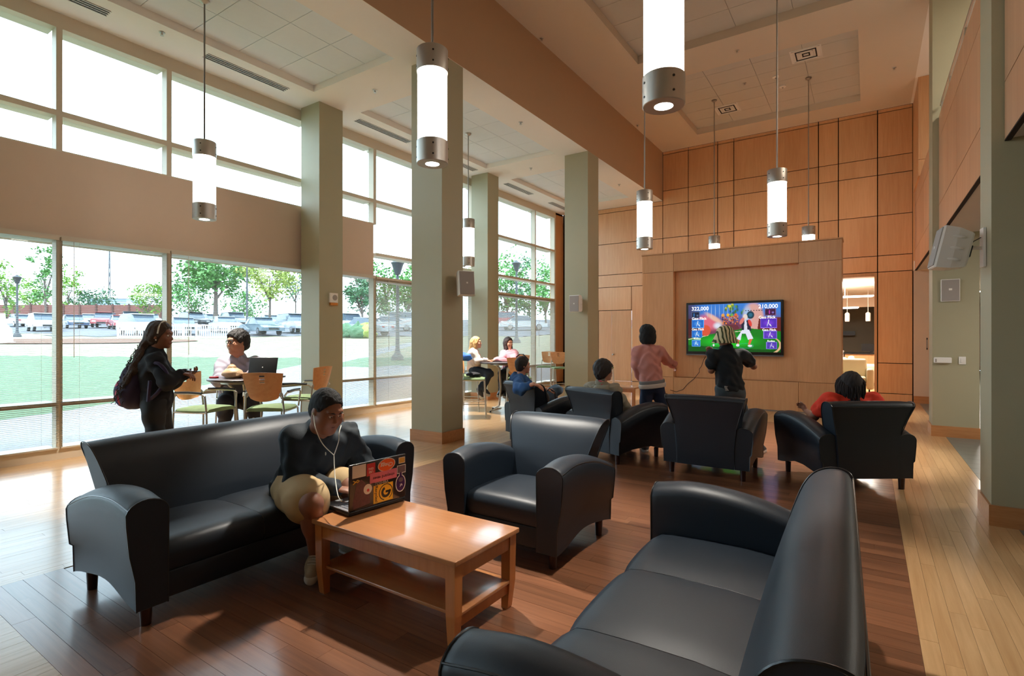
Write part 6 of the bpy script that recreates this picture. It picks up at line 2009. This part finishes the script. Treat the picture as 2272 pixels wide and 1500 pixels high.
p7, q7, o7, lat7, fw7, sp7 = person('short-haired woman in a grey hoodie over a pink shirt in her armchair', J, pale, hf, hs=1.12, build=1.08, vox=.0075, male=False, shirt=greyh, pants=jeans, neck_r=.048,
    hands={'R': (CAMF + UP * .0, -UP, -CAMR, dict(curl=.5)), 'L': (CAMF, -UP, CAMR, dict(curl=.5))}, shirt_hem=.07, shoe_m=MATS['black_plastic'], lip=lip4, brow=MATS['dark_brown_hair'], wr=.005)
S = SDF(); cap_hair(S, J['head'], hf, 1.12, thick=.016, front=.06)
for s in (-1, 1): S.cone(q7(s * .06, .04, .07), q7(s * .075, .035, .0), .024, .014, .02)
S.cone(q7(0, .06, .085), q7(.03, .10, .05), .024, .010, .02); S.cone(q7(0, .09, .062), q7(0, .135, .058), .010, .003, .02)
S.obj('hair', MATS['dark_brown_hair'], p7, .0065, wr=.0025, wf=80)
S = SDF(); S.cone(J['neck'] - sp7 * .01 - fw7 * .02, J['neck'] + sp7 * .02, .068, .058, .02); S.obj('pink_collar', pinkt, p7, .007)
S = SDF(); S.ell(J['neck'] - fw7 * .085 - sp7 * .055, (.12, .045, .06), (lat7, fw7, sp7), .03)
for s in (-1, 1): S.cone(J['neck'] - fw7 * .07 - sp7 * .04 + lat7 * s * .09, J['neck'] + fw7 * .03 - sp7 * .05 + lat7 * s * .085, .035, .025, .03)
S.obj('hood', greyh, p7, .008, wr=.004, wf=40)

# ---- 8 the dancing woman
pinks = mat('pink_sweater', (218, 148, 138), .9, bump=.25, bscale=160); stripe_g = mat('sweater_grey_band', (136, 130, 128), .9, bump=.2, bscale=160); stripe_w = mat('sweater_cream_band', (214, 200, 188), .9, bump=.2, bscale=160)
indigo = mat('indigo_jeans', (30, 44, 74), .85, var=.12)
t8 = 7.35
hf = CAMF * .96 + CAMR * .2
J = J_(head=at(1437, 743, t8), neck=at(1437, 766, t8), chest=at(1439, 800, t8), pel=at(1447, 852, t8), shR=at(1462, 779, t8), shL=at(1414, 780, t8), elR=at(1480, 800, t8 + .08), elL=at(1411, 812, t8 + .05),
       wrR=at(1496, 811, t8 + .12), wrL=at(1420, 838, t8 + .16), hipR=at(1458, 860, t8), hipL=at(1436, 860, t8), knR=at(1474, 918, t8 + .08), knL=at(1430, 922, t8 + .06), anR=at(1489, 984, t8 - .05), anL=at(1431, 986, t8 - .05),
       toeR=at(1495, 988, t8 + .12), toeL=at(1425, 989, t8 + .12))
p8, q8, o8, lat8, fw8, sp8 = person('dancing woman with a black bob in a pink, grey and cream sweater', J, pale, hf, hs=1.03, build=.86, vox=.0075, male=False, shirt=pinks, pants=indigo, neck_r=.045,
    hands={'R': (CAMR * .5 - UP * .4 + CAMF * .6, -CAMR, CAMF, dict(curl=.5)), 'L': (CAMF * .9 - UP * .3, CAMR, UP, dict(curl=.8))}, shirt_hem=-.045, shoe_m=MATS['grey_trainer'], lip=lip4, brow=blackhair)
S = SDF(); S.ell(J['pel'] + sp8 * .035, (.176, .136, .14), (lat8, fw8, sp8), .03); S.plane(J['pel'] + sp8 * .055, sp8); S.plane(J['pel'] - sp8 * .0, -sp8); S.obj('sweater_grey_hem', stripe_g, p8, .0075)
S = SDF(); S.ell(J['pel'] - sp8 * .01, (.188, .146, .15), (lat8, fw8, sp8), .03); S.plane(J['pel'] + sp8 * .008, sp8); S.plane(J['pel'] - sp8 * .052, -sp8); S.obj('sweater_cream_hem', stripe_w, p8, .0075)
S = SDF(); S.ell(q8(0, -.012, .035), (.102, .115, .108), (lat8, fw8, UP), .03); S.ell(q8(0, -.03, -.055), (.108, .098, .095), (lat8, fw8, UP), .04)
S.plane(q8(0, .07, 0), fw8 * .9 - UP * .2); S.plane(q8(0, 0, -.115), -UP); S.obj('hair', blackhair, p8, .007, wr=.002, wf=100)

# ---- 9 the dancing man with a bucket hat
blkt = mat('black_tshirt', (18, 22, 26), .85, bump=.15, bscale=200); gjean = mat('grey_jeans', (66, 78, 84), .85, var=.2, nscale=12, bump=.2, bscale=240)
t9 = 7.15
hf = CAMF * .98 - CAMR * .08
J = J_(head=at(1608, 752, t9 + .02), neck=at(1612, 775, t9), chest=at(1616, 806, t9), pel=at(1620, 862, t9 - .03), shR=at(1648, 788, t9), shL=at(1582, 788, t9), elR=at(1672, 813, t9 + .06), elL=at(1578, 822, t9 + .02),
       wrR=at(1648, 790, t9 + .30), wrL=at(1573, 785, t9 + .22), hipR=at(1633, 868, t9 - .02), hipL=at(1606, 868, t9 - .02), knR=at(1648, 930, t9 + .1), knL=at(1596, 930, t9 + .1), anR=at(1683, 990, t9 - .03), anL=at(1588, 994, t9 - .05),
       toeR=at(1694, 996, t9 + .12), toeL=at(1584, 997, t9 + .12))
p9, q9, o9, lat9, fw9, sp9 = person('dancing man in a striped bucket hat, black t-shirt and grey jeans', J, sk1, hf, hs=1.03, build=1.0, vox=.0075, shirt=blkt, pants=gjean, sleeves='short', neck_r=.054,
    hands={'R': (UP * .9 - CAMR * .4, CAMF, -CAMR, dict(curl=1.2)), 'L': (UP, CAMF, CAMR, dict(curl=1.2))}, shirt_hem=.02, shoe_m=MATS['grey_trainer'], lip=lip1, brow=blackhair)
hat = mat('hat_stripes', (214, 196, 150), .85)
nt = hat.node_tree; tc = nt.nodes.new('ShaderNodeTexCoord'); sp_ = nt.nodes.new('ShaderNodeSeparateXYZ'); nt.links.new(tc.outputs['Object'], sp_.inputs[0])
wv = nt.nodes.new('ShaderNodeTexWave'); wv.inputs['Scale'].default_value = 7.5; wv.inputs['Distortion'].default_value = 2.2; wv.inputs['Detail'].default_value = .5; wv.inputs['Detail Scale'].default_value = 2.0
mp_ = nt.nodes.new('ShaderNodeMapping'); mp_.inputs['Rotation'].default_value = (0, 0, -TH); nt.links.new(tc.outputs['Object'], mp_.inputs['Vector']); nt.links.new(mp_.outputs[0], wv.inputs['Vector'])
cr = nt.nodes.new('ShaderNodeValToRGB'); cr.color_ramp.interpolation = 'CONSTANT'; cr.color_ramp.elements[0].color = (*lin((66, 74, 44)), 1); cr.color_ramp.elements[1].position = .38; cr.color_ramp.elements[1].color = (*lin((222, 206, 164)), 1)
nt.links.new(wv.outputs['Color'], cr.inputs[0]); nt.links.new(cr.outputs[0], nt.nodes['Principled BSDF'].inputs['Base Color'])
hc = q9(0, -.01, .03) - o9
ht = MB().lathe([(.168, -.088), (.173, -.082), (.128, .015), (.120, .055), (.102, .105), (.062, .140), (.001, .152)], 28, c=tuple(hc)).build('bucket_hat', hat, p9, 70)
pr = MB(); g = random.Random(8)
for k in range(5):
    c = J['pel'] - fw9 * .128 - lat9 * (.02 + .02) + sp9 * (.035 - k * .012) - lat9 * .05 - o9
    pr.box(-.035 + g.uniform(0, .01), .02 + g.uniform(0, .02), -.004, .004, -.003, .003, M=Matrix.Translation(c) @ Matrix.Rotation(TH, 4, 'Z') @ Matrix.Rotation(R(8), 4, 'Y'))
pr = pr.build('shirt_print', MATS['sole_white'], p9); pr['kind'] = 'stuff'
MB().tube([J['wrL'].lerp(J['elL'], .12) - o9 + (CAMR * math.cos(a) + CAMF * math.sin(a)) * .034 for a in [k * .5236 for k in range(12)]], .007, 6, closed=True).build('wristband', MATS['sole_white'], p9, 60)

# ---- 10 the person in the orange shirt
orng = mat('orange_tshirt', (232, 62, 38), .85, bump=.15, bscale=180); dread = mat('dreadlocks', (34, 22, 20), .7, var=.4, nscale=60, bump=.6, bscale=300)
t10 = 5.95
fc = Matrix.Rotation(R(35), 3, 'Z') @ Vector((0, 1, 0))
rc = Vector((fc.y, -fc.x, 0))
hf = fc * .95 + rc * .1
sh = at(1888, 905, t10)
J = J_(head=at(1887, 853, t10 + .02), neck=at(1889, 877, t10), chest=at(1888, 908, t10 + .05), pel=at(1890, 975, t10 + .18), shR=at(1936, 889, t10 + .02), shL=at(1840, 889, t10 + .02), elR=at(1955, 955, t10 + .25), elL=at(1806, 925, t10 + .12),
       wrR=at(1935, 985, t10 + .45), wrL=at(1789, 912, t10 + .35), hipR=at(1910, 995, t10 + .2), hipL=at(1868, 995, t10 + .2), knR=at(1880, 975, t10 + .62), knL=at(1840, 972, t10 + .6), anR=at(1880, 1030, t10 + .75), anL=at(1835, 1028, t10 + .75),
       toeR=at(1870, 1030, t10 + .9), toeL=at(1825, 1028, t10 + .9))
p10, q10, o10, lat10, fw10, sp10 = person('person with dreadlocks in a bright orange t-shirt seen from behind in the armchair', J, sk1, hf, hs=1.0, build=1.12, vox=.0075, shirt=orng, pants=jeans, sleeves='short', neck_r=.055,
    hands={'R': (fc, -UP, -rc, dict(curl=.5)), 'L': (fc + UP * .6, -rc, UP, dict(curl=.6))}, shirt_hem=.05, shoe_m=MATS['grey_trainer'], wr=.005, brow=blackhair)
S = SDF(); cap_hair(S, J['head'], hf, 1.0, thick=.02, front=.06); S.obj('hair_cap', dread, p10, .007, wr=.0015, wf=90)
dl_ = MB(); g = random.Random(2)
for k in range(130):
    a = g.uniform(-2.5, 2.5); el = g.uniform(.0, 1.0)
    back = -fw10
    dirh = (back * math.cos(a) + lat10 * math.sin(a))
    if math.cos(a) < -.2 and el < .4: continue
    p0 = J['head'] + dirh * .098 * math.cos(el * 1.3) + UP * (.035 + .098 * math.sin(el * 1.3))
    L = .17 + .05 * g.random()
    zend = J['head'].z - .145 - g.uniform(-.03, .035)
    p1_ = J['head'] + dirh * (.132 + g.uniform(-.012, .012)) + UP * .02
    p2_ = J['head'] + dirh * (.13 + g.uniform(-.014, .014)) + UP * -.08
    p3_ = Vector((J['head'].x, J['head'].y, zend)) + dirh * (.12 + g.uniform(-.02, .02))
    dl_.tube([q - o10 for q in cat_([p0, p1_, p2_, p3_], 3)], .0075, 5)
dl_ = dl_.build('dreadlocks', dread, p10, 60); dl_['kind'] = 'stuff'
